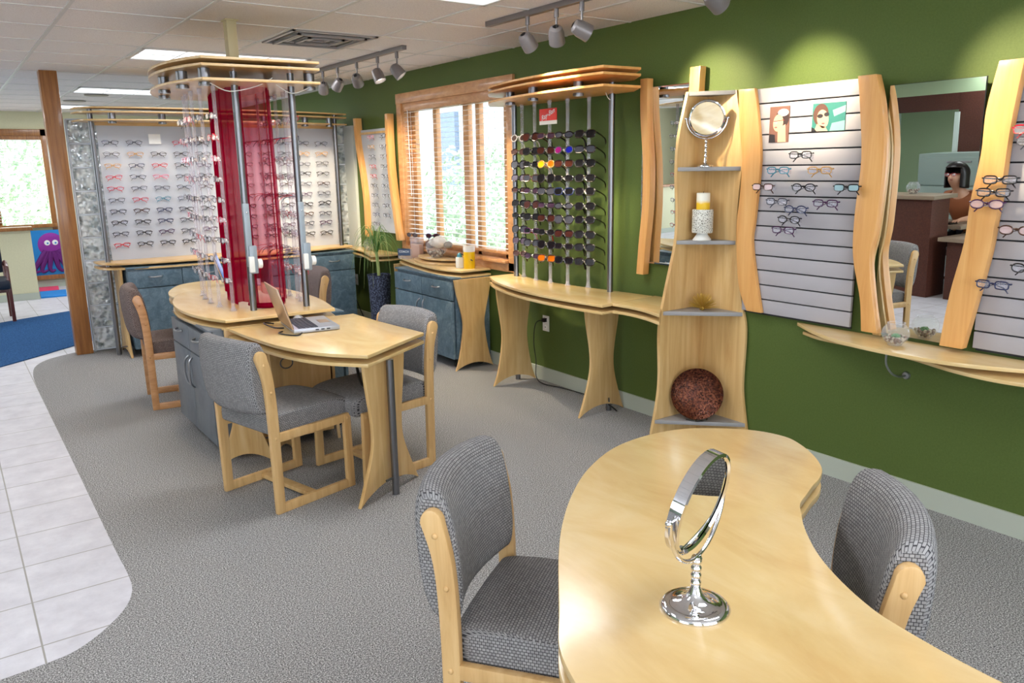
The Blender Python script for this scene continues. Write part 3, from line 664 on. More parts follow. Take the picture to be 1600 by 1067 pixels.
hm = MB(); hm.tube([(1.425, 4.70, .83), (1.46, 4.66, .82), (1.53, 4.64, .815), (1.60, 4.635, .82), (1.65, 4.75, .83)], [.012, .016, .018, .016, .012], 8); hm.build('gathered_hem', 'red_sheer_dense', cur)

# island desks
def desk(poly, z, label, legx, legy, ang, poleat, name='side_desk'):
    e = empty(name, (poly[0][0], poly[0][1], 0), label, 'desk')
    boards(e, poly, (z, z-.043), 'maple_top', ('desk_top', 'lower_board'))
    leg_panel(e, legx, legy, ang, hourglass(.235, .115, .155, z-.062, .07), 'maple_z', .02)
    if poleat:
        pole(e, poleat[0], poleat[1], 0.0, z-.060, .0185)
        MB().cyl((poleat[0], poleat[1], .09), (poleat[0]-.06, poleat[1]-.02, .09), .006, 8).build('foot_pin', 'steel', e)
    return e
dk = cm2([(1.205, 4.40), (1.225, 4.10), (1.275, 3.76), (1.37, 3.50), (1.525, 3.305)], 5)+[(1.985, 3.595)]+cm2([(1.97, 3.75), (1.945, 4.05), (1.935, 4.36)], 4)
deskA = desk(dk, .757, 'maple desk with laptop attached to the near end of the curtain island', 1.665, 3.435, math.radians(25), (1.68, 3.395))
MB().tube(catmull([(1.62, 3.75, .70), (1.64, 3.70, .62), (1.60, 3.55, .55), (1.66, 3.45, .5)], 5), .008, 8).build('cable_loop', 'black_plastic', deskA)
cb = MB(); cb.tube(catmull([(1.45+.035*math.cos(a), 4.20, .56+.03*math.sin(a)) for a in [k*.5 for k in range(14)]], 2), .004, 6); cb.build('coiled_cable', 'steel', deskA)
dk2 = [(1.93, 5.74)]+cm2([(1.97, 5.95), (1.93, 6.25), (1.70, 6.48), (1.45, 6.42), (1.30, 6.15), (1.24, 5.92), (1.24, 5.74)], 5)
desk(dk2, .757, 'pale desk at the far end of the curtain island, seen past the rods', 1.5, 6.1, 0, None)

cabinet('rolling_cabinet', 1.325, 4.86, -PI/2, .82, .42, .075, .735, 'grey_laminate', 'grey-blue rolling cabinet under the left side of the curtain island', cols=2, wheels=True)
cabinet('rolling_cabinet', 1.76, 5.02, PI/2, .95, .38, .075, .735, 'blue_laminate', 'blue rolling cabinet under the right side of the curtain island', cols=2)

# ---- back wall of glass blocks
gbw = empty('wall_glass_block', (2.3, 8.1, 0)); gbw['kind'] = 'structure'
bw_, bh_ = .185, .205
g = MB(); mo = MB()
x0 = 1.0; nx = 14; nz = 10
for i in range(nx):
    for k in range(nz):
        if i > 1 and k < 4: continue
        g.box((x0+(i+.5)*bw_, 8.07, .012+(k+.5)*bh_), (bw_-.014, .085, bh_-.014))
g.build('glass_blocks', 'glass_block', gbw, bev=.008)
for i in range(nx+1): mo.box((x0+i*bw_, 8.07, 1.03), (.013, .075, 2.06))
for k in range(nz+1): mo.box((x0+nx*bw_/2, 8.07, .012+k*bh_), (nx*bw_, .075, .013))
mo.build('mortar', 'block_mortar', gbw, smooth=0)
MB().box((x0+nx*bw_/2+.3, 8.07, .4), (nx*bw_-.6, .07, .8)).build('low_wall', 'cream_paint', gbw, smooth=0)
MB().box((3.585, 7.93, 1.36), (.03, .26, 1.36)).build('edge_trim', 'light_trim', gbw, smooth=0)

# ---- back display
bd = empty('display_wall_unit', (2.3, 7.75, 0), 'long back display unit with frosted panel, spotlit canopy and maple counter', 'display stand')
bo = cm2([(1.06, 7.86), (1.12, 7.62), (1.4, 7.50), (1.9, 7.46), (2.5, 7.47), (3.0, 7.52), (3.42, 7.62)], 5)+[(3.44, 7.93), (1.06, 7.93)]
boards(bd, bo, (.835, .793), 'maple_x', ('counter_top', 'lower_counter_board'))
bo2 = cm2([(1.03, 7.86), (1.10, 7.64), (1.4, 7.52), (1.9, 7.47), (2.5, 7.48), (3.0, 7.54), (3.45, 7.66)], 5)+[(3.47, 7.95), (1.03, 7.95)]
boards(bd, bo2, (2.145, 2.11, 2.045), 'maple_x', ('canopy_board',)*3, th=.013)
pole(bd, 1.150, 7.74, 0, 2.13, .021); pole(bd, 3.343, 7.72, 0, 2.13, .021)
MB().box((2.29, 7.86, 1.44), (2.17, .006, 1.21)).build('frosted_panel', 'frost', bd, smooth=0)
MB().box((2.29, 7.852, 2.02), (2.19, .012, .03)).build('panel_rail', 'maple_x', bd, smooth=0)
MB().box((3.385, 7.84, 1.43), (.012, .02, 1.2)).build('panel_edge', 'maple_z', bd, smooth=0)
for x in (1.30, 1.70, 2.15, 2.60, 3.0, 3.25): puck(bd, x, 7.63, 2.03, 2.097, light=True)
prof = hourglass(.22, .12, .16, .78, .05)
leg_panel(bd, 1.215, 7.72, PI/2, prof); leg_panel(bd, 3.36, 7.72, PI/2, prof)
MB().cyl((1.16, 7.62, .09), (1.24, 7.62, .09), .006, 8).build('foot_pin', 'steel', bd)
cabinet('rolling_cabinet', 1.70, 7.70, 0, .90, .40, .075, .785, 'blue_laminate', 'blue rolling cabinet under the left part of the back display', cols=2)
cabinet('rolling_cabinet', 2.93, 7.70, 0, .88, .40, .075, .785, 'blue_laminate', 'blue-grey rolling cabinet under the right end of the back display', cols=2)
# eyeglasses on the frosted panel
left_cols = {0: ['frame_grey', 'frame_grey', 'frame_gold', 'frame_red', 'frame_red', 'frame_grey', 'frame_grey', 'frame_black', 'frame_grey', 'frame_red'],
             1: ['frame_grey', 'frame_gold', 'frame_blue', 'frame_grey', 'frame_grey', 'frame_red', 'frame_brown', 'frame_black', 'frame_black', 'frame_black'],
             2: [None, 'frame_black', 'frame_red', 'frame_pink', 'frame_grey', 'frame_teal', 'frame_blue', 'frame_blue', 'frame_purple', 'frame_black'],
             3: ['frame_red', 'frame_black', 'frame_black', 'frame_grey', 'frame_grey', 'frame_grey', 'frame_grey', 'frame_grey', 'frame_grey', 'frame_black']}
for c in range(11):
    x = 1.295+c*.1935
    for i in range(10):
        z = 1.862-i*.0988+(.0 if c < 4 else rr.uniform(-.004, .004))
        fm = left_cols[c][i] if c in left_cols else ['frame_black', 'frame_grey', 'frame_brown', 'frame_black', 'frame_purple', 'frame_grey'][(c*3+i*5) % 6]
        if fm is None: continue
        if c in (9, 10) and i in (0, 1, 2): fm = 'frame_grey' if i != 1 else 'frame_gold'
        glasses('eyeglasses', (x, 7.815, z), rr.uniform(-.06, .06), ['rect', 'oval', 'rect'][(c+i) % 3], fm, 'lens_clear',
                f'{CN[fm]} eyeglasses on the white back panel, {["leftmost","second","third","fourth","fifth","sixth","seventh","eighth","ninth","tenth","rightmost"][c]} column, {ORD[i] if i<9 else "bottom"} row', 'eyeglasses on the back panel', r=.0030 if i > 5 else .0023, folded=True, whole=True, roll=rr.uniform(-.05, .05))
tag(MB().box((1.665, 7.835, 1.893), (.10, .003, .085)).build('blank_card', 'white', bev=0), 'blank white card in the top row of the frosted back panel', 'card')
# corner shelf between the back unit and the window counter
def link_counter(name, poly, z, label, m='maple_x'):
    e = empty(name, (poly[0][0], poly[0][1], z), label, 'shelf'); boards(e, poly, (z, z-.043), 'maple_top', ('shelf_board', 'lower_board')); return e
link_counter('corner_shelf', [(3.59, 7.92), (3.46, 7.92)]+cm2([(3.44, 7.75), (3.41, 7.4), (3.33, 7.1), (3.27, 6.89)], 4)+[(3.45, 6.83), (3.59, 6.86)], .80, 'curved maple shelf holding a glass bowl, left of the plant')

# ---- small wall display with curved wood rails
sw = empty('wall_display', (WX, 7.3, 1), 'narrow frosted eyeglass display hung on the green wall between curved maple rails', 'display stand')
def rail(parent, pts_l, pts_r, x0, x1, m='post_wood', name='side_rail'):
    # outline in (y, z); extruded between x0 and x1
    poly = cm2(pts_l, 5)+cm2(pts_r[::-1], 5)
    M = Matrix(((0, 0, 1, 0), (1, 0, 0, 0), (0, 1, 0, 0), (0, 0, 0, 1)))
    return MB().prism(poly, x0, x1, M).build(name, m, parent, bev=.004)
def toward(pts, f): return [(y*f, max(.782, 1.6+(z-1.6)*f)) for y, z in pts]
def ribbon(pts, wdt): return [(y+wdt/2, z) for y, z in pts], [(y-wdt/2, z) for y, z in pts]
L_ = [(7.80, 2.11), (7.775, 1.85), (7.70, 1.55), (7.655, 1.25), (7.66, .91)]; R_ = [(7.04, 2.11), (7.045, 1.85), (7.03, 1.55), (6.98, 1.25), (6.915, .92)]
rail(sw, *ribbon(toward(L_, .976), .062), 3.51, 3.575); rail(sw, *ribbon(toward(R_, .982), .062), 3.51, 3.575)
M_ = Matrix(((0, 0, 1, 0), (1, 0, 0, 0), (0, 1, 0, 0), (0, 0, 0, 1)))
MB().prism([(7.62, 1.98), (6.92, 1.98), (6.88, 1.3), (6.83, .99), (7.48, .99), (7.51, 1.3)], 3.555, 3.56, M_).build('frosted_panel', 'frost', sw, smooth=0)
MB().prism([(7.61, 1.955), (6.92, 1.955), (6.92, 1.935), (7.61, 1.935)], 3.54, 3.556, M_).build('panel_rail', 'maple_x', sw, smooth=0)
for c, y0 in enumerate((7.26, 7.00)):
    for i in range(10):
        z = 1.905-i*.0925; y = y0-(.045*i/9 if c == 0 else .01*i/9)
        fm = ['frame_pink', 'frame_gold', 'frame_grey', 'frame_red', 'frame_red', 'frame_black', 'frame_grey', 'frame_grey', 'frame_blue', 'frame_black'][i] if c == 0 else 'frame_black'
        if c == 1 and i == 9: continue
        glasses('eyeglasses', (3.50, y, z), -PI/2, 'rect', fm, 'lens_clear', f'{CN[fm]} eyeglasses on the narrow wall display, {["left","right"][c]} column, {ORD[i]} row', 'eyeglasses on the narrow wall display', r=.002, whole=True)

# ---- window counter
wc = empty('window_counter', (3.4, 5.9, 0), 'curved double-board maple counter under the blinds window', 'counter')
wp = cm2([(3.52, 6.72), (3.42, 6.60), (3.335, 6.25), (3.265, 5.85), (3.25, 5.55), (3.305, 5.335)], 5)+[(3.59, 5.335), (3.59, 6.72)]
boards(wc, wp, (.80, .757), 'maple_top', ('counter_top', 'lower_counter_board'))
leg_panel(wc, 3.385, 5.30, 0, hourglass(.18, .105, .175, .737, .05))
leg_panel(wc, 3.47, 6.62, 0, hourglass(.10, .07, .10, .737, .04))
cabinet('rolling_cabinet', 3.40, 5.83, -PI/2, .98, .34, .085, .735, 'blue_laminate', 'blue rolling cabinet with curved handles under the window counter', side_m='blue_laminate', cols=2)
ti = empty('display_riser', (3.43, 6.0, .80), 'two-tier curved maple riser on the window counter', 'riser')
rp = cm2([(3.56, 6.30), (3.42, 6.30), (3.33, 6.10), (3.31, 5.90)], 4)+cm2([(3.37, 5.72), (3.45, 5.62), (3.56, 5.56)], 3)
MB().prism(rp, .802, .818).build('lower_tier', 'maple_x', ti, bev=.002); MB().prism([(x*.8+.69, y*.8+1.2) for x, y in rp], .834, .848).build('upper_tier', 'maple_x', ti, bev=.002)
MB().box((3.47, 6.0, .826), (.05, .2, .016)).build('spacer', 'black_plastic', ti)

# ---- sunglasses display
sg = empty('sunglasses_display', (3.35, 4.2, 0), 'maple sunglasses display with canopy, steel poles and five clear rods', 'display stand')
so_ = cm2([(3.30, 4.93), (3.19, 4.70), (3.105, 4.40), (3.06, 4.08), (3.06, 3.75), (3.09, 3.43)], 5)+[(3.55, 3.48)]+cm2([(3.52, 3.75), (3.47, 4.1), (3.46, 4.42), (3.50, 4.75), (3.58, 4.93)], 4)
boards(sg, so_, (.80, .757), 'maple_top', ('counter_top', 'lower_counter_board'))
co = cm2([(3.36, 4.97), (3.19, 4.72), (3.105, 4.40), (3.065, 4.08), (3.06, 3.75), (3.09, 3.44)], 5)+[(3.36, 3.42), (3.50, 3.62), (3.52, 4.3), (3.56, 4.97)]
boards(sg, co, (2.142, 2.108, 2.043), 'post_wood', ('canopy_board',)*3, th=.014)
pole(sg, 3.465, 3.775, 0, 2.128); pole(sg, 3.46, 4.80, 0, 2.128)
for x, y in ((3.27, 4.58), (3.20, 4.23), (3.24, 3.83)): puck(sg, x, y, 2.028, 2.094)
leg_panel(sg, 3.385, 4.735, 0, hourglass(.195, .115, .16, .737, .06)); leg_panel(sg, 3.385, 3.76, 0, hourglass(.195, .10, .15, .737, .06))
MB().cyl((3.40, 3.70, .09), (3.47, 3.78, .09), .006, 8).build('foot_pin', 'steel', sg)
MB().tube(catmull([(3.40, 3.76, 2.03), (3.43, 3.77, 2.0), (3.465, 3.775, 1.99), (3.49, 3.8, 2.0), (3.51, 3.83, 2.03)], 4), .002, 6).build('lamp_wire', 'white_plastic', sg)
SR = [(3.471, 4.721), (3.431, 4.52), (3.423, 4.343), (3.435, 4.168), (3.482, 4.009)]
SROW = [1.800, 1.704, 1.615, 1.521, 1.435, 1.340, 1.252, 1.155, 1.071, .977]
for x, y in SR: rod(sg, x, y, .80, 2.03, SROW, -PI/2, .0115)
for j, (x, y) in enumerate(SR):
    for i, z in enumerate(SROW):
        fm, lm, kd, tp = 'frame_black', ['lens_black', 'lens_grey', 'lens_brown', 'lens_black', 'lens_purple'][(i*3+j*2) % 5], ['way', 'oval', 'aviator', 'way', 'rect'][(i+j*2) % 5], None
        if j == 4: lm, kd = 'lens_black', 'way'
        if (j, i) == (4, 1) or (j, i) == (3, 6): lm = 'lens_grey'
        if (j, i) == (0, 0): fm, lm, kd = 'frame_white', 'lens_brown', 'round'
        if (j, i) == (0, 1): fm, lm, tp = 'frame_brown', 'lens_brown', 'frame_green'
        if (j, i) == (1, 2): tp = 'frame_white'
        if (j, i) == (1, 3): fm, tp = 'frame_brown', 'frame_green'
        if (j, i) == (1, 4): tp = 'frame_white'
        if (j, i) == (1, 7): fm, tp = 'frame_purple', 'frame_red'
        if (j, i) == (3, 1): fm, lm, kd = 'frame_grey', 'lens_mirror_blue', 'round'
        if (j, i) == (2, 2): fm, lm, kd = 'frame_gold', 'lens_mirror_orange', 'round'
        if (j, i) == (2, 9): fm, lm = 'frame_brown', 'lens_mirror_orange'
        if (j, i) == (3, 4): fm = 'frame_blue'
        if (j, i) == (0, 9) or (j, i) == (2, 0): fm = 'frame_brown'
        sgl = glasses('sunglasses', (x-.038, y-.004, z), -PI/2+[.15, .2, .24, .28, .30][j]+rr.uniform(-.04, .04), kd, fm, lm, '', 'sunglasses on the five clear rods', r=.0036, folded=False, tilt=math.radians(-14), cat='sunglasses', temple=tp)
        sgl.scale = (1.16, 1.16, 1.14)
        sgl['label'] = f'{CN[fm]} sunglasses{" with "+{"lens_mirror_blue":"blue mirrored","lens_mirror_orange":"orange mirrored","lens_brown":"brown","lens_black":"black","lens_grey":"grey","lens_purple":"purple"}[lm]+" lenses"} on the {["leftmost","second","middle","fourth","rightmost"][j]} clear rod, {ORD[i] if i<9 else "bottom"} row'
        if lm == 'lens_mirror_blue':
            ls = [c for c in sgl.children if c.name.startswith('lens')]; me2 = ls[0].data.copy(); me2.materials.clear(); me2.materials.append(MATS['lens_mirror_magenta']); ls[0].data = me2; ls[0]['label'] = 'magenta mirrored lens'
        if (j, i) == (2, 2):
            ls = [c for c in sgl.children if c.name.startswith('lens')]; me2 = ls[0].data.copy(); me2.materials.clear(); me2.materials.append(MATS['lens_mirror_yellow']); ls[0].data = me2; ls[0]['label'] = 'yellow mirrored lens'
# red brand sign hanging in front of the rods
mat('sign_red', srgb(226, 40, 20), .5); mat('sign_white', srgb(238, 232, 220), .5)
sn = empty('brand_sign', (3.40, 4.33, 1.925), 'small red sign with white slanted script above the sunglasses', 'sign', rz=-PI/2)
local('red_field', MB().box((0, 0, .012), (.185, .004, .078)), 'sign_red', sn, smooth=0)
local('white_strip', MB().box((0, 0, -.039), (.185, .004, .024)), 'sign_white', sn, smooth=0)
v, f = textmesh('Ray-Ban', .046, shear=.35)
local('lettering', MB().add(v, f, Matrix.Translation((0, -.0032, .012)) @ Matrix.Rotation(math.radians(20), 4, 'Y').inverted() @ Matrix.Rotation(PI/2, 4, 'X')), 'white', sn, smooth=0)
link_counter('corner_shelf', [(3.57, 3.476), (3.57, 3.135), (3.27, 3.135)]+cm2([(3.12, 3.0), (3.165, 3.15), (3.185, 3.30), (3.175, 3.437)], 4), .80, 'small curved maple shelf linking the sunglasses display to the corner tower')
# outlets, cords
def outlet(y, z, lb, grp='wall outlets'):
    e = empty('wall_outlet', (WX, y, z), lb, 'outlet', grp, rz=-PI/2)
    local('plate', MB().box((0, -.003, 0), (.075, .006, .118)), 'white_plastic', e, bev=.002)
    for s in (-1, 1):
        r_ = local('receptacle', MB().lathe([(.001, 0), (.015, 0), (.017, -.003)], n=16, M=Matrix.Translation((0, -.009, s*.028)) @ Matrix.Rotation(PI/2, 4, 'X')), 'white', e)
        local('slot', MB().box((-.005, -.010, s*.028), (.002, .002, .009)).box((.005, -.010, s*.028), (.002, .002, .009)), 'black_plastic', r_, smooth=0)
outlet(4.62, .447, 'white wall outlet with a black cord below the sunglasses display'); outlet(7.97, .43, 'white wall outlet on the green wall beside the back cabinets')
cd_ = MB(); cd_.box((WX-.02, 4.62, .475), (.03, .03, .028)); cd_.tube(catmull([(3.575, 4.62, .475), (3.53, 4.66, .45), (3.54, 4.70, .30), (3.56, 4.70, .15), (3.53, 4.66, .04), (3.51, 4.55, .008), (3.55, 4.35, .008), (3.57, 4.0, .008), (3.52, 3.8, .008), (3.47, 3.70, .01), (3.42, 3.73, .06)], 6), .0035, 7)
tag(cd_.build('power_cord', 'black_plastic'), 'black power cord running from the outlet down along the baseboard', 'cord')
c2 = MB(); c2.tube(catmull([(3.58, 7.95, .45), (3.5, 7.9, .40), (3.48, 7.7, .2), (3.5, 7.6, .03), (3.42, 7.55, .01), (3.50, 7.45, .015), (3.42, 7.4, .01), (3.52, 7.5, .03), (3.45, 7.62, .02), (3.5, 7.5, .012)], 6), .005, 7)
tag(c2.build('power_cord', 'black_plastic'), 'tangle of black cords on the floor by the back cabinet', 'cord')

# ---- tall mirror and corner tower
m1 = empty('wall_mirror', (WX, 3.43, 1), 'tall narrow wall mirror held by wavy maple rails, half behind the corner tower', 'mirror')
Mq = Matrix.Translation((3.578, 3.40, 1.525)) @ Matrix.Rotation(math.radians(-3), 4, 'Z') @ Matrix.Rotation(math.radians(-1), 4, 'Y')
MB().box((0, 0, 0), (.006, .42, 1.04), M=Mq).build('glass', 'mirror_glass', m1, smooth=0)
fr = MB(); fr.box((3.58, 3.612, 1.525), (.016, .008, 1.05)); fr.box((3.58, 3.40, 2.048), (.016, .43, .008)); fr.box((3.58, 3.40, 1.002), (.016, .43, .008)); fr.build('mirror_frame', 'chrome', m1)
rail(m1, *ribbon(toward([(3.66, 2.115), (3.655, 1.9), (3.625, 1.6), (3.625, 1.35), (3.65, 1.1), (3.665, .91)], .974), .060), 3.525, 3.575)
rail(m1, *ribbon([(3.175, 2.13), (3.185, 1.9), (3.21, 1.5), (3.21, 1.0)], .075), 3.535, 3.585)
tw = empty('corner_tower', (3.5, 3.0, 0), 'tall wavy maple corner tower with grey triangular shelves against the green wall', 'shelf unit')
# left panel: perpendicular to the wall at y=3.12
lp = [(3.195, 0.0), (3.198, .08), (3.235, .25), (3.25, .40), (3.24, .68), (3.275, .87), (3.35, 1.16), (3.358, 1.35), (3.342, 1.55), (3.353, 1.74), (3.415, 1.985)]
poly = cm2(lp, 5)+[(3.595, 1.985), (3.595, 0)]
Mx = Matrix(((1, 0, 0, 0), (0, 0, 1, 0), (0, 1, 0, 0), (0, 0, 0, 1)))
MB().prism(poly, 3.11, 3.13, Mx).build('left_panel', 'maple_z', tw, bev=.002)
rp_ = [(2.72, 0), (2.737, .10), (2.775, .30), (2.782, .42), (2.778, .69), (2.815, .85), (2.869, 1.166), (2.87, 1.377), (2.852, 1.62), (2.868, 1.785), (2.915, 1.985)]
poly = cm2(rp_, 5)+[(3.12, 1.985), (3.12, 0)]
MB().prism(poly, 3.573, 3.592, M_).build('right_panel', 'maple_z', tw, bev=.002)
def interp(tab, z):
    for (a, za), (b, zb) in zip(tab, tab[1:]):
        if za <= z <= zb: return a+(b-a)*(z-za)/(zb-za)
    return tab[-1][0]
SZ = [.15, .785, 1.18, 1.583, 1.985]
for z in SZ:
    xl = interp(lp, z-.01)+.004; yr = interp(rp_, z-.01)+.004
    MB().prism([(xl, 3.112), (3.574, 3.112), (3.574, yr)], z-.022, z).build('shelf', 'shelf_grey', tw, bev=.002)

# ---- slatwalls
def slatwall(y0, y1, label, lz=.79, uz=1.975):
    e = empty('slatwall_panel', (WX, (y0+y1)/2, lz), label, 'slatwall')
    MB().box((3.583, (y0+y1)/2, (lz+uz)/2), (.012, abs(y1-y0)-.01, uz-lz-.004)).build('backing', 'slat_groove', e, smooth=0)
    s = MB(); z = uz; k = 0
    while z > lz+.01:
        zb = max(lz, z-.0715); s.box((3.568, (y0+y1)/2, (z+zb)/2), (.018, abs(y1-y0), z-zb)); z -= .0785
    s.build('slats', 'slat_grey', e, bev=.002)
    return e
SWL = slatwall(2.15, 2.80, 'grey slatwall panel with two portrait posters and eleven eyeglasses')
SWR = slatwall(.86, 1.57, 'grey slatwall panel cut off by the right edge of the picture')
def post(pl, pr, x0, x1, lb, second=None):
    e = empty('wavy_post', (x0, pl[0][0], pl[-1][1]), lb, 'post', 'wavy maple posts beside the slatwalls')
    rail(e, toward(pl, x0/3.58), toward(pr, x0/3.58), x0, x1, 'post_wood', 'front_board')
    if second: rail(e, *[toward(q, x1/3.58+.010) for q in second], x1+.001, x1+.016, 'maple_z', 'rear_board')
    return e
post([(2.905, 1.985), (2.89, 1.80), (2.862, 1.615), (2.868, 1.40), (2.88, 1.25), (2.85, .95), (2.785, .797)][:], [(2.80, 1.985), (2.772, 1.85), (2.742, 1.615), (2.76, 1.30), (2.77, 1.18), (2.73, .98), (2.685, .797)], 3.535, 3.558, 'wavy maple post between the corner tower and the slatwall')
post([(2.217, 1.99), (2.195, 1.85), (2.168, 1.606), (2.18, 1.35), (2.172, 1.15), (2.12, .95), (2.10, .79)], [(2.125, 1.99), (2.085, 1.85), (2.057, 1.632), (2.067, 1.31), (2.086, 1.16), (2.06, .98), (2.018, .79)], 3.50, 3.545, 'wavy maple post left of the wide mirror', ([(2.14, 1.94), (2.09, 1.8), (2.06, 1.6), (2.07, 1.3), (2.09, 1.1), (2.06, .95), (2.02, .79)], [(2.085, 1.94), (2.04, 1.8), (2.012, 1.62), (2.022, 1.3), (2.045, 1.13), (2.02, .97), (1.98, .79)]))
post([(1.60, 1.99), (1.63, 1.80), (1.632, 1.62), (1.655, 1.42), (1.662, 1.25), (1.70, 1.02), (1.722, .784)], [(1.505, 1.99), (1.528, 1.72), (1.535, 1.5), (1.545, 1.35), (1.556, 1.20), (1.59, .98), (1.622, .784)], 3.50, 3.545, 'wide wavy maple post right of the wide mirror')
# wide mirror
m2 = empty('wall_mirror', (3.57, 1.85, .80), 'wide wall mirror reflecting the reception desk and a seated person', 'mirror')
t_, w__ = math.radians(1.2), math.radians(3.0)
nrm = Vector((-math.cos(t_)*math.cos(w__), math.cos(t_)*math.sin(w__), -math.sin(t_)))
q = nrm.to_track_quat('Z', 'Y'); ax = nrm; uu = Vector((0, 0, 1))-nrm*nrm.z; uu.normalize(); vv = uu.cross(nrm)
Mm = Matrix(((vv.x, uu.x, nrm.x, 3.575), (vv.y, uu.y, nrm.y, 1.83), (vv.z, uu.z, nrm.z, .80), (0, 0, 0, 1)))
MB().box((0, .565, 0), (.42, 1.13, .004), M=Mm).build('glass', 'mirror_glass', m2, smooth=0)
MB().box((0, .565, -.0045), (.424, 1.134, .005), M=Mm).build('mirror_back', 'black_plastic', m2, smooth=0)
# shelf under it
ws = empty('mirror_shelf', (3.55, 1.75, .78), 'long boat-shaped maple shelf below the wide mirror and slatwalls', 'shelf')
MB().prism([(3.592, 2.46)]+cm2([(3.585, 2.46), (3.44, 2.25), (3.355, 2.05), (3.32, 1.80), (3.325, 1.62), (3.36, 1.47), (3.44, 1.30), (3.53, 1.14), (3.592, 1.02)], 5), .762, .78).build('shelf_board', 'maple_top', ws, bev=.003)
MB().prism([(3.592, 2.42)]+cm2([(3.58, 2.42), (3.52, 2.28), (3.50, 2.05), (3.47, 1.8), (3.38, 1.55), (3.36, 1.35), (3.42, 1.15), (3.52, 1.0), (3.592, .95)], 5), .722, .738).build('lower_board', 'maple_top', ws, bev=.003)
MB().box((3.57, 1.75, .75), (.03, 1.1, .024)).build('spacer', 'maple_x', ws)
MB().tube(catmull([(3.47, 1.90, .735), (3.475, 1.90, .68), (3.50, 1.885, .635), (3.54, 1.87, .615), (3.588, 1.865, .613)], 5), .005, 8).build('support_hook', 'brushed', ws)
MB().lathe([(.001, .012), (.016, .010), (.02, 0)], n=18, M=Matrix.Translation((3.598, 1.865, .613)) @ Matrix.Rotation(-PI/2, 4, 'Y')).build('hook_plate', 'brushed', ws)

# posters (portraits on the slatwall)
for nm, c in [('skin', (226, 172, 140)), ('skin2', (214, 168, 140)), ('hair_dark', (52, 34, 34)), ('hair_brown', (92, 56, 44)), ('poster_brown', (124, 84, 70)), ('poster_teal', (44, 120, 112)), ('poster_teal2', (130, 180, 170)), ('lip', (196, 84, 84)), ('poster_black', (36, 30, 34)), ('flower', (214, 206, 214))]: mat(nm, srgb(*c), .5)
def ell(cx, cz, a, b, n=20, rot=0):
    return [(cx+a*math.cos(2*PI*i/n)*math.cos(rot)-b*math.sin(2*PI*i/n)*math.sin(rot), cz+a*math.cos(2*PI*i/n)*math.sin(rot)+b*math.sin(2*PI*i/n)*math.cos(rot)) for i in range(n)]
def flat(e, nm, poly, lay, m):     # layered prints: local X right, Z up, facing -Y
    o = MB().prism(poly, 0, .0003, Matrix(((1, 0, 0, 0), (0, 0, -1, -.0012-.0004*lay), (0, 1, 0, 0), (0, 0, 0, 1)))); return local(nm, o, m, e, smooth=0)
p1 = empty('portrait_poster', (3.556, 2.617, 1.79), 'upright poster of a woman wearing thin glasses, on the slatwall', 'poster', 'portrait posters on the slatwall', rz=-PI/2)
local('sheet', MB().box((0, 0, 0), (.118, .002, .178)), 'poster_brown', p1, smooth=0)
flat(p1, 'hair', ell(.018, .030, .040, .045)+[], 0, 'hair_dark'); flat(p1, 'flowers', ell(.022, .058, .032, .018), 1, 'flower'); flat(p1, 'face', ell(-.006, .008, .030, .043, rot=-.1), 2, 'skin')
flat(p1, 'neck', [(-.006, -.02), (.038, .0), (.045, -.088), (-.005, -.088)], 1, 'skin'); flat(p1, 'collar', [(-.058, -.088), (-.018, -.088), (-.022, -.05), (-.055, -.045)], 3, 'poster_black'); flat(p1, 'lips', ell(-.018, -.014, .009, .004), 3, 'lip')
flat(p1, 'glasses_print', [(-.034, .018), (.03, .022), (.03, .019), (-.034, .015)], 4, 'frame_red'); flat(p1, 'brow', ell(-.02, .010, .012, .008), 3, 'lens_pink')
p2 = empty('portrait_poster', (3.556, 2.338, 1.812), 'landscape poster of a woman in dark sunglasses on green, on the slatwall', 'poster', 'portrait posters on the slatwall', rz=-PI/2)
local('sheet', MB().box((0, 0, 0), (.178, .002, .132)), 'poster_teal', p2, smooth=0)
flat(p2, 'light_band', [(.02, .03), (.089, .05), (.089, .02), (.03, 0)], 0, 'poster_teal2'); flat(p2, 'light_band', [(.01, -.066), (.089, -.066), (.089, -.02), (.02, -.03)], 0, 'poster_teal2')
flat(p2, 'hair', ell(-.042, .012, .042, .052), 1, 'hair_brown'); flat(p2, 'face', ell(-.030, -.008, .031, .044, rot=.25), 2, 'skin2'); flat(p2, 'neck', [(-.06, -.03), (-.01, -.05), (.0, -.066), (-.075, -.066)], 2, 'skin2')
flat(p2, 'sunglasses_print', ell(-.045, .006, .016, .010), 3, 'poster_black'); flat(p2, 'sunglasses_print', ell(-.010, .012, .014, .010), 3, 'poster_black'); flat(p2, 'lips', ell(-.026, -.030, .009, .004), 3, 'lip'); flat(p2, 'collar', [(-.089, -.066), (-.06, -.066), (-.075, -.05), (-.089, -.045)], 3, 'poster_black')

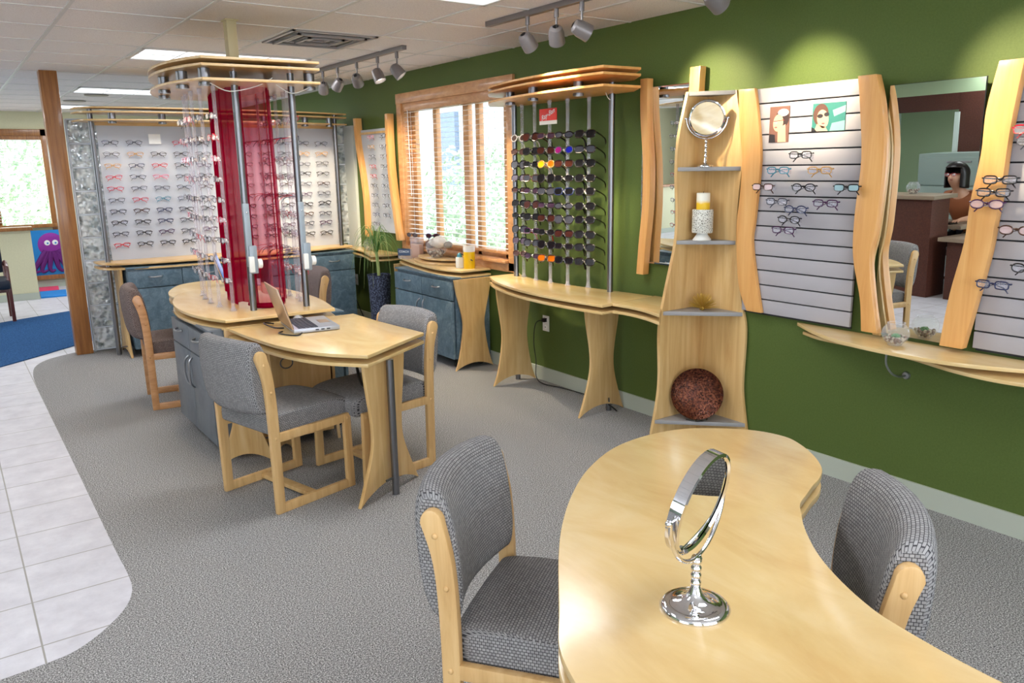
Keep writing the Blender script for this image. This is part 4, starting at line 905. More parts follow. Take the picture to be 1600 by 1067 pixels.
# glasses on the slatwalls
SL = [((3.46, 2.417, 1.635), 'frame_black', 'lens_clear', 'rect', 'black eyeglasses alone at the top of the slatwall triangle below the posters'),
 ((3.46, 2.541, 1.562), 'frame_teal', 'lens_clear', 'rect', 'teal-tinted eyeglasses, left pair of the slatwall second row'),
 ((3.46, 2.306, 1.561), 'frame_gold', 'lens_clear', 'rect', 'gold and dark eyeglasses, right pair of the slatwall second row'),
 ((3.46, 2.629, 1.479), 'frame_brown', 'lens_pink', 'rect', 'dark brown eyeglasses overlapping the wavy post, left pair of the slatwall third row'),
 ((3.46, 2.388, 1.479), 'frame_black', 'lens_clear', 'oval', 'black eyeglasses, middle pair of the slatwall third row'),
 ((3.46, 2.159, 1.48), 'frame_black', 'lens_teal', 'rect', 'black eyeglasses with teal lenses, right pair of the slatwall third row'),
 ((3.46, 2.539, 1.407), 'frame_grey', 'lens_clear', 'rect', 'grey eyeglasses, left pair of the slatwall fourth row'),
 ((3.46, 2.263, 1.406), 'frame_purple', 'lens_clear', 'rect', 'purple eyeglasses, right pair of the slatwall fourth row'),
 ((3.46, 2.427, 1.372), 'frame_blue', 'lens_clear', 'oval', 'dark blue oval eyeglasses, upper of the three stepping down the slatwall'),
 ((3.46, 2.461, 1.32), 'frame_black', 'lens_clear', 'oval', 'black eyeglasses, middle of the three stepping down the slatwall'),
 ((3.46, 2.491, 1.266), 'frame_purple', 'lens_clear', 'rect', 'purple eyeglasses, lowest pair on the slatwall with posters'),
 ((3.46, 1.494, 1.519), 'frame_black', 'lens_clear', 'rect', 'black eyeglasses, upper of three stacked in front of the right wavy post'),
 ((3.46, 1.513, 1.469), 'frame_black', 'lens_clear', 'rect', 'dark eyeglasses, middle of three stacked in front of the right wavy post'),
 ((3.46, 1.534, 1.422), 'frame_purple', 'lens_pink', 'oval', 'purple eyeglasses, lowest of three stacked in front of the right wavy post'),
 ((3.46, 1.413, 1.323), 'frame_brown', 'lens_pink', 'oval', 'brown eyeglasses with pinkish lenses on the right slatwall'),
 ((3.46, 1.477, 1.099), 'frame_blue', 'lens_clear', 'rect', 'dark blue eyeglasses low in front of the right wavy post'),
 ((3.46, 1.352, 1.176), 'frame_black', 'lens_clear', 'oval', 'black eyeglasses cut by the right picture edge, low on the slatwall'),
 ((3.46, 1.405, 1.712), 'frame_red', 'lens_clear', 'rect', 'red eyeglasses cut by the right picture edge, high on the slatwall'),
 ((3.46, 1.385, 1.668), 'frame_grey', 'lens_clear', 'rect', 'grey eyeglasses under the red pair at the right picture edge')]
for k, (p, fm, lm, kd, lb) in enumerate(SL):
    glasses('eyeglasses', p, -PI/2+rr.uniform(-.05, .05), kd, fm, lm, lb, 'eyeglasses on the slatwalls', r=.0029, folded=True)
    hk = MB(); hk.tube([(p[0]+.018, p[1], p[2]-.004), (3.56, p[1], p[2]-.004)], .003, 6); hk.box((3.553, p[1], p[2]-.004), (.006, .02, .03)); hk.box((p[0]+.014, p[1], p[2]-.006), (.012, .03, .008))
    hk.build('display_arm', 'acrylic', SWL if p[1] > 1.8 else SWR)

# ------------------------------------------------------------------ chairs
def cushion(xs, fn, n=28, ends=((.0, .80), (.35, .93), (1, 1))):
    """xs: half width; fn(u, a) -> (y, z) of the section at u in [-1,1]; rounded ends"""
    us = []
    e = .055
    for t, sc in ends: us.append((-1+e*t, sc))
    k = 11
    for i in range(1, k): us.append((-1+e+(2-2*e)*i/k, 1))
    for t, sc in ends[::-1]: us.append((1-e*t, sc))
    vs = []; fs = []
    for u, sc in us:
        sec = [fn(u, 2*PI*i/n) for i in range(n)]
        cy = sum(p[0] for p in sec)/n; cz = sum(p[1] for p in sec)/n
        for y, z in sec: vs.append((u*xs, cy+(y-cy)*sc, cz+(z-cz)*(1-(1-sc)*.5)))
    m = len(us); uv = []
    mid = vs[(m//2)*n:(m//2+1)*n]; arc = [0]
    for i in range(n): arc.append(arc[-1]+(Vector(mid[(i+1) % n])-Vector(mid[i])).length)
    for j in range(m-1):
        for i in range(n):
            k2 = (i+1) % n; fs.append((j*n+k2, (j+1)*n+k2, (j+1)*n+i, j*n+i))
            ua, ub = us[j][0]*xs, us[j+1][0]*xs; uv.append([(ua, arc[i+1]), (ub, arc[i+1]), (ub, arc[i]), (ua, arc[i])])
    e1 = tuple(range(n)); e2 = tuple((m-1)*n+i for i in range(n-1, -1, -1))
    fs += [e1, e2]; uv += [[(vs[i][1], vs[i][2]) for i in e] for e in (e1, e2)]
    o = MB().add(vs, fs); o.uv = uv; return o
def sup(a, ry, rz, ex):
    c, s = math.cos(a), math.sin(a); return math.copysign(abs(c)**(2/ex), c)*ry, math.copysign(abs(s)**(2/ex), s)*rz
def chair(x, y, fx, fy, label, wm='chair_wood', fm='chair_fabric', group='upholstered sled-base chairs'):
    e = empty('side_chair', (x, y, 0), label, 'chair', group, math.atan2(-fx, fy))
    def backc(u, a):
        dy, dz = sup(a, .056, .172, 3.2)
        z = .668+dz; yy = -.230-.040*(1-u*u)-.10*(z-.5)+.02*(z-.66)**2+dy*(1-.12*max(0, dz/.172))
        return yy, z-.012*(1-u*u)*(1 if dz < 0 else -1)*.6
    local('backrest', cushion(.214, backc), fm, e, smooth=60)
    def seatc(u, a):
        dy, dz = sup(a, .245, .055, 4.5)
        yy = .018+dy; z = .425+dz+.010*(1-u*u)*(dz > 0)-.012*max(0, (yy-.12)/.14)**2
        return yy, z
    local('seat', cushion(.207, seatc, 40), fm, e, smooth=60)
    for sx in (-1, 1):
        M = Matrix(((0, 0, 1, sx*.2265), (1, 0, 0, 0), (0, 1, 0, 0), (0, 0, 0, 1)))
        back = catmull([(-.2325, 0, 0), (-.236, .25, 0), (-.240, .50, 0), (-.252, .66, 0), (-.282, .765, 0)], 5)
        topc = [(-.282+.030*(1-math.cos(a)), .765+.036*math.sin(a), 0) for a in [PI*k/8 for k in range(1, 8)]]
        frnt = catmull([(-.222, .765, 0), (-.200, .66, 0), (-.190, .50, 0), (-.188, .25, 0), (-.1875, 0, 0)], 5)
        poly = [(p[0], p[1]) for p in back]+[(p[0], p[1]) for p in topc]+[(p[0], p[1]) for p in frnt]
        pst = local('rear_leg', MB().prism(poly, -.0125, .0125, M), wm, e, bev=.005)
        b = MB()
        for yy, z in ((-.243, .735), (-.218, .60), (-.214, .375)): b.sphere((sx*.2395, yy, z), .008, 6, (.6, 1, 1))
        local('bolt_cap', b, wm, pst)
        local('front_leg', MB().prism([(.190, 0), (.235, 0), (.228, .395), (.188, .395)], -.0125, .0125, M), wm, e, bev=.004)
        r_ = local('seat_rail', MB().prism([(-.195, .352), (.190, .352), (.190, .395), (-.195, .395)], -.0115, .0115, M), wm, e, bev=.004)
        local('bolt_cap', MB().sphere((sx*.2395, .208, .372), .008, 6, (.6, 1, 1)), wm, r_)
        local('floor_rail', MB().prism([(-.190, 0), (.192, 0), (.192, .045), (-.190, .045)], -.0115, .0115, M), wm, e, bev=.004)
    local('stretcher', MB().box((0, .0, .022), (.44, .05, .022)), wm, e, bev=.004)
    local('seat_support', MB().box((0, .0, .368), (.42, .30, .02)), 'black_plastic', e)
    return e
chair(1.278, 3.797, .967, .257, 'grey woven chair pushed in at the left side of the laptop desk')
chair(1.781, 3.828, -.985, -.17, 'grey woven chair pushed in at the right side of the laptop desk')
chair(1.271, 5.905, .992, -.12, 'brownish woven chair with reddish frame behind the grey cabinet, left of the island', fm='chair_fabric_brown', wm='trim_oak')
chair(1.199, 1.497, .6, -.8, 'grey woven chair in the foreground, left of the kidney-shaped table')
chair(1.505, 1.075, -.67, .74, 'grey woven chair in the foreground, right of the table near the baseboard')
chair(2.12, 6.05, -1, .05, 'brownish chair half hidden behind the curtain at the far desk', fm='chair_fabric_brown')

# ------------------------------------------------------------------ laptop
mat('laptop_lid', srgb(186, 160, 136), .35, .5); mat('laptop_silver', srgb(176, 180, 190), .35, .5); mat('key_dark', srgb(40, 44, 58), .5)
mat('screen_glow', srgb(20, 30, 60), .2, emis=srgb(96, 140, 210), es=.9); mat('screen_panel_glow', srgb(60, 80, 140), .2, emis=srgb(150, 175, 225), es=.9)
def laptop(x, y, z, rz, label):
    lp_ = empty('laptop', (x, y, z), label, 'laptop', rz=rz)
    # local: width along X (.34), depth along Y; hinge at +Y, front at -Y ; rz turns +Y to world -X
    base = local('base', MB().box((0, 0, .014), (.34, .245, .022)), 'laptop_silver', lp_, bev=.004)
    local('underside', MB().box((0, .01, .005), (.32, .20, .008)), 'black_plastic', lp_)
    k = MB()
    for r_ in range(5):
        for c in range(14): k.box((-.145+c*.0223, .085-r_*.0215, .0262), (.0185, .0175, .0025))
    local('keyboard', k, 'key_dark', lp_, smooth=0)
    local('touchpad', MB().box((0, -.075, .0257), (.09, .055, .0012)), 'laptop_lid', lp_, smooth=0)
    pt = MB(); 
    for yy in (-.06, -.03, .0): pt.box((-.1705, yy, .014), (.001, .018, .007))
    local('ports', pt, 'key_dark', lp_, smooth=0)
    Ms = Matrix.Translation((0, .122, .026)) @ Matrix.Rotation(math.radians(-17), 4, 'X')
    scr = local('screen', MB().box((0, .004, .115), (.338, .008, .23), M=Ms), 'laptop_lid', lp_, bev=.003)
    local('bezel', MB().box((0, -.0008, .115), (.332, .002, .224), M=Ms), 'black_plastic', scr, smooth=0)
    local('display', MB().box((0, -.0022, .12), (.306, .001, .185), M=Ms), 'screen_glow', scr, smooth=0)
    local('display_window', MB().box((.03, -.0030, .13), (.09, .001, .10), M=Ms), 'screen_panel_glow', scr, smooth=0)
    local('hinge', MB().cyl((-.12, .122, .024), (.12, .122, .024), .007, 10), 'black_plastic', lp_)
    return lp_
laptop(1.575, 4.14, .757, math.radians(82), 'open silver laptop with tan lid on the island desk')
laptop(1.80, 6.02, .757, math.radians(72), 'second laptop on the far desk beyond the curtain, mostly hidden by the rods')
tag(MB().tube(catmull([(1.40, 4.08, .763), (1.37, 4.05, .763), (1.39, 3.97, .763), (1.43, 3.93, .763), (1.46, 3.955, .767)], 6), .004, 8).tube(catmull([(1.44, 4.33, .763), (1.38, 4.32, .775), (1.40, 4.22, .763), (1.44, 4.17, .763)], 6), .004, 8).build('laptop_cable', 'black_plastic'), 'short black cables curling behind the laptop on the desk', 'cable')
mo_ = empty('computer_mouse', (1.60, 4.38, .757), 'small silver mouse behind the laptop on the desk', 'mouse')
local('body', MB().sphere((0, 0, .012), .03, 8, (.9, 1.5, .55)), 'laptop_silver', mo_)
# ------------------------------------------------------------------ foreground table
ft = empty('kidney_table', (1.3, .9, 0), 'large kidney-shaped maple table with double top in the foreground', 'table')
fo = cm2([(.757, .90), (.80, .995), (.880, 1.095), (1.005, 1.252), (1.12, 1.38), (1.25, 1.50), (1.40, 1.61), (1.58, 1.695), (1.75, 1.715), (1.885, 1.685), (1.98, 1.615), (2.05, 1.53), (2.072, 1.44), (2.05, 1.37), (2.00, 1.29), (1.93, 1.215), (1.86, 1.175), (1.80, 1.155), (1.735, 1.13), (1.672, 1.105), (1.62, 1.065), (1.56, 1.015), (1.48, .93), (1.42, .845), (1.37, .75), (1.345, .67), (1.322, .50), (1.33, .30), (1.38, .10), (1.42, -.1), (1.36, -.28), (1.18, -.38), (.98, -.35), (.83, -.2), (.73, .0), (.68, .25), (.68, .55), (.71, .76)], 4, closed=True)
boards(ft, fo, (.757, .711), 'maple_top', ('table_top', 'lower_board'), th=.019)
MB().box((1.45, 1.15, .7), (.05, .3, .01)).build('spacer', 'black_plastic', ft)
leg_panel(ft, 1.75, 1.48, math.radians(45), hourglass(.18, .09, .15, .695)); leg_panel(ft, 1.0, .1, math.radians(0), hourglass(.22, .12, .2, .695)); leg_panel(ft, 1.22, .85, math.radians(60), hourglass(.12, .08, .12, .695))

def vanity_mirror(name, x, y, z, axis, n, zc, R, base_r, label):
    e = empty(name, (x, y, z), label, 'mirror')
    b = [(base_r, 0), (base_r+.001, .004), (base_r-.004, .010), (base_r*.86, .013), (base_r*.8, .012), (base_r*.5, .018), (base_r*.28, .026), (.014, .036), (.010, .045)]
    local('base', MB().lathe(b, n=40), 'chrome', e, smooth=60)
    zb = zc-z-R-.008; st = [(.010, .044), (.007, .05)]
    h = zb-.05
    for k in range(4):
        t0 = .05+h*(k+.3)/4; st += [(.0055, t0-.010), (.0105, t0-.003), (.0105, t0+.003), (.0055, t0+.010)]
    st += [(.0055, zb-.012), (.011, zb-.004), (.009, zb)]
    local('stem', MB().lathe(st, n=20), 'chrome', e, smooth=60)
    a = Vector(axis).normalized(); nn = Vector(n).normalized(); c = Vector((0, 0, zc-z))
    Ry = R+.010
    arc = [c+a*math.cos(t)*Ry-Vector((0, 0, 1))*math.sin(t)*Ry for t in [PI*k/30 for k in range(31)]]
    # flat-ish yoke: two offset tubes
    local('yoke', MB().tube(arc, .0045, 8), 'chrome', e, smooth=60)
    kn = MB(); kn.sphere(c+a*(Ry+.006), .007, 6); kn.sphere(c-a*(Ry+.006), .007, 6); kn.cyl(c+a*(R-.004), c+a*(Ry+.004), .003, 8); kn.cyl(c-a*(R-.004), c-a*(Ry+.004), .003, 8)
    local('pivot_knob', kn, 'chrome', e)
    q = nn.to_track_quat('Z', 'Y').to_matrix().to_4x4(); M = Matrix.Translation(c) @ q
    rim_ = local('rim', MB().lathe([(R-.010, .010), (R-.006, .014), (R, .012), (R, -.012), (R-.006, -.014), (R-.010, -.010)], n=56, M=M, cap=False), 'chrome', e, smooth=60)
    local('glass', MB().lathe([(.0005, .0085), (R-.011, .0085)], n=56, M=M, cap=False).lathe([(.0005, -.0085), (R-.011, -.0085)], n=56, M=M, cap=False), 'mirror_glass', e, smooth=0)
    return e
ah = Vector((-.962, -.27, 0)); nh = Vector((.27, -.962, 0)); tl_ = math.radians(12)
vanity_mirror('table_mirror', 1.090, .935, .757, ah, nh*math.cos(tl_)-Vector((0, 0, 1))*math.sin(tl_), .978, .103, .067, 'round chrome vanity mirror standing on the kidney-shaped table')
hv = Vector((-3.46, -2.9, 0)).normalized(); pv = Vector((hv.y, -hv.x, 0))
nv = Vector((-.726, -.652, -.22)).normalized()
vanity_mirror('shelf_mirror', 3.470, 3.02, 1.583, pv, nv, 1.842, .098, .045, 'round chrome vanity mirror on the second shelf of the corner tower')

# ------------------------------------------------------------------ tower things
m = mat('lattice_white', srgb(222, 218, 206), .5); v = texco(m, 'Object', (1, 1, 1)); n_, l_n, b_ = nodes(m)
vo = n_.new('ShaderNodeTexVoronoi'); vo.feature = 'DISTANCE_TO_EDGE'; vo.inputs['Scale'].default_value = 95; l_n.new(v, vo.inputs['Vector'])
setcol(m, ramp(m, vo.outputs['Distance'], [(.10, srgb(228, 226, 216)), (.22, srgb(150, 148, 136))])); bump(m, vo.outputs['Distance'], .8, .004)
ch = empty('candle_holder', (3.475, 3.03, 1.18), 'white latticed candle holder on the middle shelf of the corner tower', 'candle holder')
local('foot', MB().lathe([(.050, 0), (.052, .004), (.034, .028), (.026, .042)], n=28), 'white_plastic', ch, smooth=60)
local('bowl', MB().lathe([(.026, .04), (.056, .042), (.058, .046), (.058, .168), (.055, .172), (.050, .170), (.050, .06)], n=36), 'lattice_white', ch)
m = mat('candle_wax', rough=.5); n_, l_n, b_ = nodes(m); v = texco(m, 'Object'); sx = n_.new('ShaderNodeSeparateXYZ'); l_n.new(v, sx.inputs[0])
ad = n_.new('ShaderNodeMath'); ad.operation = 'ADD'; nz_ = noise(m, v, 22, 2); ms_ = n_.new('ShaderNodeMath'); ms_.operation = 'MULTIPLY'; ms_.inputs[1].default_value = .03; l_n.new(nz_, ms_.inputs[0]); l_n.new(sx.outputs['Z'], ad.inputs[0]); l_n.new(ms_.outputs[0], ad.inputs[1])
mr_ = n_.new('ShaderNodeMapRange'); mr_.inputs['From Min'].default_value = .14; mr_.inputs['From Max'].default_value = .20; l_n.new(ad.outputs[0], mr_.inputs['Value'])
setcol(m, ramp(m, mr_.outputs[0], [(.3, srgb(242, 196, 40)), (.6, srgb(240, 236, 220))]))
cn = empty('pillar_candle', (3.475, 3.03, 1.242), 'yellow and white pillar candle standing in the latticed holder', 'candle')
local('wax', MB().lathe([(.036, 0), (.037, .003), (.037, .197), (.034, .2), (.006, .196)], n=28), 'candle_wax', cn); local('wick', MB().cyl((0, 0, .195), (.001, 0, .208), .0012, 6), 'black_plastic', cn)
mat('gold_spike', srgb(196, 160, 70), .35, .5)
ap = empty('spiky_ornament', (3.465, 3.0, .785), 'small spiky golden ornament on the tower shelf below the candle', 'ornament')
s = MB(); r2 = random.Random(5)
for i in range(150):
    a = r2.uniform(0, 2*PI); el = r2.uniform(.05, 1.5); L = r2.uniform(.07, .092); d = Vector((math.cos(a)*math.cos(el), math.sin(a)*math.cos(el), math.sin(el)))
    s.cyl((0, 0, .012), Vector((0, 0, .012))+d*L, .0024, 4, .0009)
local('spikes', s, 'gold_spike', ap); local('core', MB().sphere((0, 0, .012), .014, 6), 'gold_spike', ap)
m = mat('bronze_mosaic', rough=.25, metal=.6); v = texco(m, 'Object', (1, 1, 1)); n_, l_n, b_ = nodes(m)
vo = n_.new('ShaderNodeTexVoronoi'); vo.inputs['Scale'].default_value = 120; l_n.new(v, vo.inputs['Vector'])
setcol(m, ramp(m, vo.outputs['Color'], [(.2, srgb(62, 30, 20)), (.5, srgb(92, 46, 30)), (.8, srgb(124, 70, 46))])); bump(m, vo.outputs['Distance'], .5, .004)
bwl = empty('mosaic_bowl', (3.43, 2.985, .15), 'round bronze mosaic bowl propped upright on the lowest tower shelf', 'bowl')
nb = Vector((-.74, -.60, .30)).normalized(); Mb = Matrix.Translation((0, 0, .147)) @ nb.to_track_quat('Z', 'Y').to_matrix().to_4x4()
local('dish', MB().lathe([(.001, -.030), (.05, -.027), (.10, -.012), (.135, .010), (.147, .020), (.149, .016), (.137, .002), (.10, -.020), (.05, -.035), (.001, -.038)], n=48, M=Mb, cap=False), 'bronze_mosaic', bwl, smooth=60)
tag(MB().tube([(3.375, 2.94, .153), (3.40, 2.96, .175)], .003, 6).tube(catmull([(3.36, 3.0, .154), (3.375, 2.945, .154), (3.40, 2.925, .154), (3.46, 2.93, .154), (3.50, 3.02, .25)], 4), .003, 6).build('plate_stand', 'black_plastic'), 'thin black wire stand holding the bronze bowl', 'stand')

# ------------------------------------------------------------------ fish bowls with succulents
mat('pebble_a', srgb(186, 172, 150), .6); mat('pebble_b', srgb(120, 92, 74), .6); mat('succulent', srgb(96, 150, 96), .5)
def fishbowl(x, y, z, R, lb, seed, plants=True):
    e = empty('glass_bowl', (x, y, z), lb, 'bowl')
    prof = [(R*.45, 0), (R*.5, .002)]+[(R*math.sin(a), R*.92*(1-math.cos(a))+.002) for a in [PI*(.18+.62*k/16) for k in range(17)]]
    top = prof[-1]; prof += [(top[0]+.004, top[1]+.004)]
    local('glass_shell', MB().lathe(prof, n=36, cap=False), 'glass', e, smooth=60)
    rim_ = local('rim', MB().tube([(top[0]*math.cos(a)+.003*math.cos(a), (top[0]+.003)*math.sin(a), top[1]+.004) for a in [2*PI*k/32 for k in range(32)]], .0022, 6, True), 'lens_clear', e)
    r3 = random.Random(seed); A = MB(); B = MB()
    for i in range(70):
        a = r3.uniform(0, 2*PI); q = R*.80*math.sqrt(r3.random()); zz = .012+r3.uniform(0, R*.42)+q*q*2.0
        if zz > R*.9: zz = R*.7
        lim = R*.86*math.sin(math.acos(max(-1, min(1, 1-zz/(R*.92))))) if zz < R*1.8 else 0
        q = min(q, max(.0, lim-.006)); (A if i % 2 else B).sphere((q*math.cos(a), q*math.sin(a), zz), R*r3.uniform(.09, .15), 5)
    local('pebbles', A, 'pebble_a', e); local('pebbles', B, 'pebble_b', e)
    if plants:
        S = MB()
        for i in range(26):
            a = i*2.4; el = .25+i*.045; L = R*.42*(1-i*.012); c = Vector((R*.1, 0, R*.62)); d = Vector((math.cos(a)*math.cos(el), math.sin(a)*math.cos(el), math.sin(el)))
            S.cyl(c, c+d*L*.6, R*.05, 6, R*.09); S.cyl(c+d*L*.6, c+d*L, R*.09, 6, .0005)
        local('succulent', S, 'succulent', e)
    return e
fishbowl(3.455, 1.858, .78, .059, 'round glass bowl of pebbles and a succulent on the mirror shelf', 3)
fishbowl(3.47, 7.33, .80, .062, 'empty-looking round glass bowl on the curved corner shelf', 9, False)

# ------------------------------------------------------------------ window counter things
mat('navy_sign', srgb(62, 80, 108), .5)
cs = empty('counter_sign', (3.385, 6.42, .80), 'small navy counter sign with white capitals left of the acrylic stand', 'sign', rz=-PI/2+.55)
local('clear_block', MB().box((0, 0, .045), (.13, .03, .09)), 'acrylic', cs, bev=.002); local('blue_face', MB().box((0, -.0165, .062), (.13, .002, .062)), 'navy_sign', cs, smooth=0)
v, f = textmesh('COACH', .028); local('lettering', MB().add(v, f, Matrix.Translation((0, -.0182, .066)) @ Matrix.Rotation(PI/2, 4, 'X')), 'white', cs, smooth=0)
ac = empty('acrylic_stand', (3.50, 6.40, .80), 'tall clear acrylic stand with tan backing at the left of the window counter', 'display stand', rz=-PI/2+.3)
local('shell', MB().box((0, 0, .095), (.115, .06, .19)), 'acrylic', ac, bev=.003); mat('tan_card', srgb(206, 160, 128), .6); local('backing_card', MB().box((0, .0, .065), (.105, .05, .12)), 'tan_card', ac, smooth=0)
glasses('sunglasses', (3.455, 6.405, 1.012), -PI/2+.3, 'oval', 'frame_brown', 'lens_brown', 'brown sunglasses on top of the clear acrylic stand', 'sunglasses on the window counter', r=.003, folded=False, cat='sunglasses')
mat('shell_white', srgb(224, 214, 202), .5); mat('shell_brown', srgb(108, 76, 66), .5); mat('shell_grey', srgb(150, 142, 132), .6)
gb = fishbowl(3.43, 5.93, .848, .09, 'clear glass dish filled with shells on the maple riser', 21, False)
r4 = random.Random(11)
sh_data = [((3.42, 5.86, .985), .062, 'shell_white', 'large round white shell'), ((3.44, 5.98, .975), .045, 'shell_white', 'smaller white shell'), ((3.44, 6.05, .955), .044, 'shell_brown', 'mottled brown shell at the left'), ((3.46, 5.78, .965), .036, 'shell_grey', 'grey ridged shell at the right')]
for p, R, mm, lb in sh_data:
    s = MB(); n_u = 20; vs = []; fs = []
    for i in range(13):
        for j in range(n_u):
            th_ = PI*i/12; ph_ = 2*PI*j/n_u; rr_ = R*(1+.06*math.sin(ph_*7+th_*2)); vs.append((rr_*max(1e-3, math.sin(th_))*math.cos(ph_), rr_*max(1e-3, math.sin(th_))*math.sin(ph_), -rr_*.8*math.cos(th_)))
    for i in range(12):
        for j in range(n_u): fs.append((i*n_u+j, i*n_u+(j+1) % n_u, (i+1)*n_u+(j+1) % n_u, (i+1)*n_u+j))
    o = s.add(vs, fs).build('sea_shell', mm); o.location = p; tag(o, lb+' in the glass dish under the window', 'shell', 'shells in the glass dish')
glasses('sunglasses', (3.40, 5.94, 1.035), -PI/2+.5, 'oval', 'frame_purple', 'lens_brown', 'dark red sunglasses resting on the shells', 'sunglasses on the window counter', r=.004, folded=True, cat='sunglasses')
wb = empty('spray_bottle', (3.395, 5.50, .80), 'small white bottle with grey cap in front of the riser', 'bottle')
local('body', MB().box((0, 0, .045), (.05, .05, .09)), 'white_plastic', wb, bev=.008); local('cap', MB().lathe([(.022, .09), (.02, .11), (.006, .125)], n=16), 'frame_teal', wb)
local('straw', MB().tube([(0, -.02, .12), (.05, -.12, .065)], .004, 6), 'black_plastic', wb)
mat('yellow_fill', srgb(232, 184, 12), .35); mat('frosted_white', srgb(226, 220, 212), .4)
yv = empty('yellow_candle', (3.45, 5.44, .80), 'tall glass candle, yellow below and frosted white on top', 'candle')
local('yellow_wax', MB().lathe([(.046, 0), (.047, .004), (.047, .135), (.044, .136)], n=28), 'yellow_fill', yv); local('frosted_rim', MB().lathe([(.048, .135), (.049, .18), (.046, .18), (.045, .137)], n=28, cap=False), 'frosted_white', yv)
# plant in a blue woven basket
m = mat('blue_weave', rough=.7); v = texco(m, 'Object', (1, 1, 1)); n_, l_n, b_ = nodes(m); vo = n_.new('ShaderNodeTexVoronoi'); vo.inputs['Scale'].default_value = 70; l_n.new(v, vo.inputs['Vector'])
setcol(m, ramp(m, vo.outputs['Distance'], [(.2, srgb(96, 108, 136)), (.6, srgb(40, 46, 66))])); bump(m, vo.outputs['Distance'], .8, .006)
mat('grass_leaf', srgb(84, 128, 58), .45); mat('grass_leaf_pale', srgb(176, 190, 120), .45); mat('soil', srgb(50, 38, 28), .9)
pp = empty('potted_plant', (3.33, 6.86, 0), 'tall grassy plant in a dark blue woven planter beside the window counter', 'plant')
local('planter', MB().lathe([(.085, 0), (.09, .01), (.105, .56), (.11, .60), (.112, .62), (.104, .62), (.098, .57)], n=32), 'blue_weave', pp); local('soil', MB().lathe([(.001, .572), (.098, .57)], n=24, cap=False), 'soil', pp)
local('stem', MB().tube(catmull([(0, 0, .56), (-.01, -.01, .7), (-.03, -.03, .84)], 5), [.016]*11, 8), 'grass_leaf_pale', pp)
A = MB(); B = MB(); r5 = random.Random(2)
for i in range(80):
    a = r5.uniform(0, 2*PI); L = r5.uniform(.14, .27); hgt = r5.uniform(.08, .30); dr = r5.uniform(.12, .42)
    dx, dy = math.cos(a)*L, math.sin(a)*L
    if dx > .16: dx = .16
    base_ = Vector((-.03, -.03, .83+r5.uniform(-.03, .03)))
    pts = catmull([base_, base_+Vector((dx*.35, dy*.35, hgt*.85)), base_+Vector((dx*.75, dy*.75, hgt*.7-.02)), base_+Vector((dx, dy, hgt-dr))], 5)
    kk = len(pts); (A if i % 4 else B).tube(pts, [.0028*(1-.9*j/kk) for j in range(kk)], 4)
local('foliage', A, 'grass_leaf', pp, smooth=60); local('foliage', B, 'grass_leaf_pale', pp, smooth=60)

# ------------------------------------------------------------------ far left: octopus picture, mats, black chair
mat('octo_blue', srgb(24, 128, 200), .6); mat('octo_purple', srgb(140, 40, 150), .7); mat('octo_dark', srgb(104, 26, 116), .7); mat('mat_pink', srgb(226, 66, 110), .6); mat('mat_blue', srgb(30, 140, 226), .6)
oc = empty('octopus_picture', (1.25, 13.17, .50), 'blue picture of a purple octopus on the wall beside the column', 'picture')
local('canvas', MB().box((0, 0, 0), (.60, .02, .64)), 'octo_blue', oc, smooth=0)
local('head', MB().lathe([(.001, .012), (.10, .011), (.165, .004), (.17, 0)], n=30, M=Matrix.Translation((0, -.01, .11)) @ Matrix.Rotation(PI/2, 4, 'X')), 'octo_purple', oc)
t_ = MB()
for k in range(6):
    sx = [-.22, -.14, -.05, .05, .14, .22][k]; t_.tube(catmull([(sx*.35, -.012, .02), (sx*.8, -.014, -.12), (sx*1.1, -.014, -.22), (sx*1.25+.03, -.014, -.27), (sx*1.0+.06, -.014, -.25)], 5), [.045-.0016*j for j in range(21)], 8)
local('arms', t_, 'octo_dark', oc)
for sx in (-.05, .05):
    ey = local('eye', MB().lathe([(.001, .006), (.036, .005), (.038, 0)], n=20, M=Matrix.Translation((sx, -.022, .14)) @ Matrix.Rotation(PI/2, 4, 'X')), 'white', oc)
    local('pupil', MB().lathe([(.001, .004), (.012, .003), (.013, 0)], n=14, M=Matrix.Translation((sx+.005, -.029, .135)) @ Matrix.Rotation(PI/2, 4, 'X')), 'octo_blue', ey)
MB().box((1.25, 13.17, .15), (.62, .04, .06)).build('lower_trim', 'oak', None).parent = None
o = [x for x in COL.objects if x.name == 'lower_trim'][0]; o.name = 'picture_ledge'; tag(o, 'narrow oak ledge under the octopus picture', 'ledge')
tag(MB().prism([(1.02, 13.12), (1.26, 13.1), (1.22, 12.65), (.98, 12.65)], .001, .02).build('play_mat', 'mat_pink', smooth=0), 'pink floor mat below the octopus picture', 'mat', 'play mats')
tag(MB().prism([(.98, 12.62), (1.30, 12.62), (1.24, 12.03), (.94, 12.03)], .001, .02).build('play_mat', 'mat_blue', smooth=0), 'bright blue floor mat below the octopus picture, nearer the camera', 'mat', 'play mats')
bc = empty('waiting_chair', (.28, 10.50, 0), 'dark wooden chair with a navy seat at the left picture edge', 'chair')
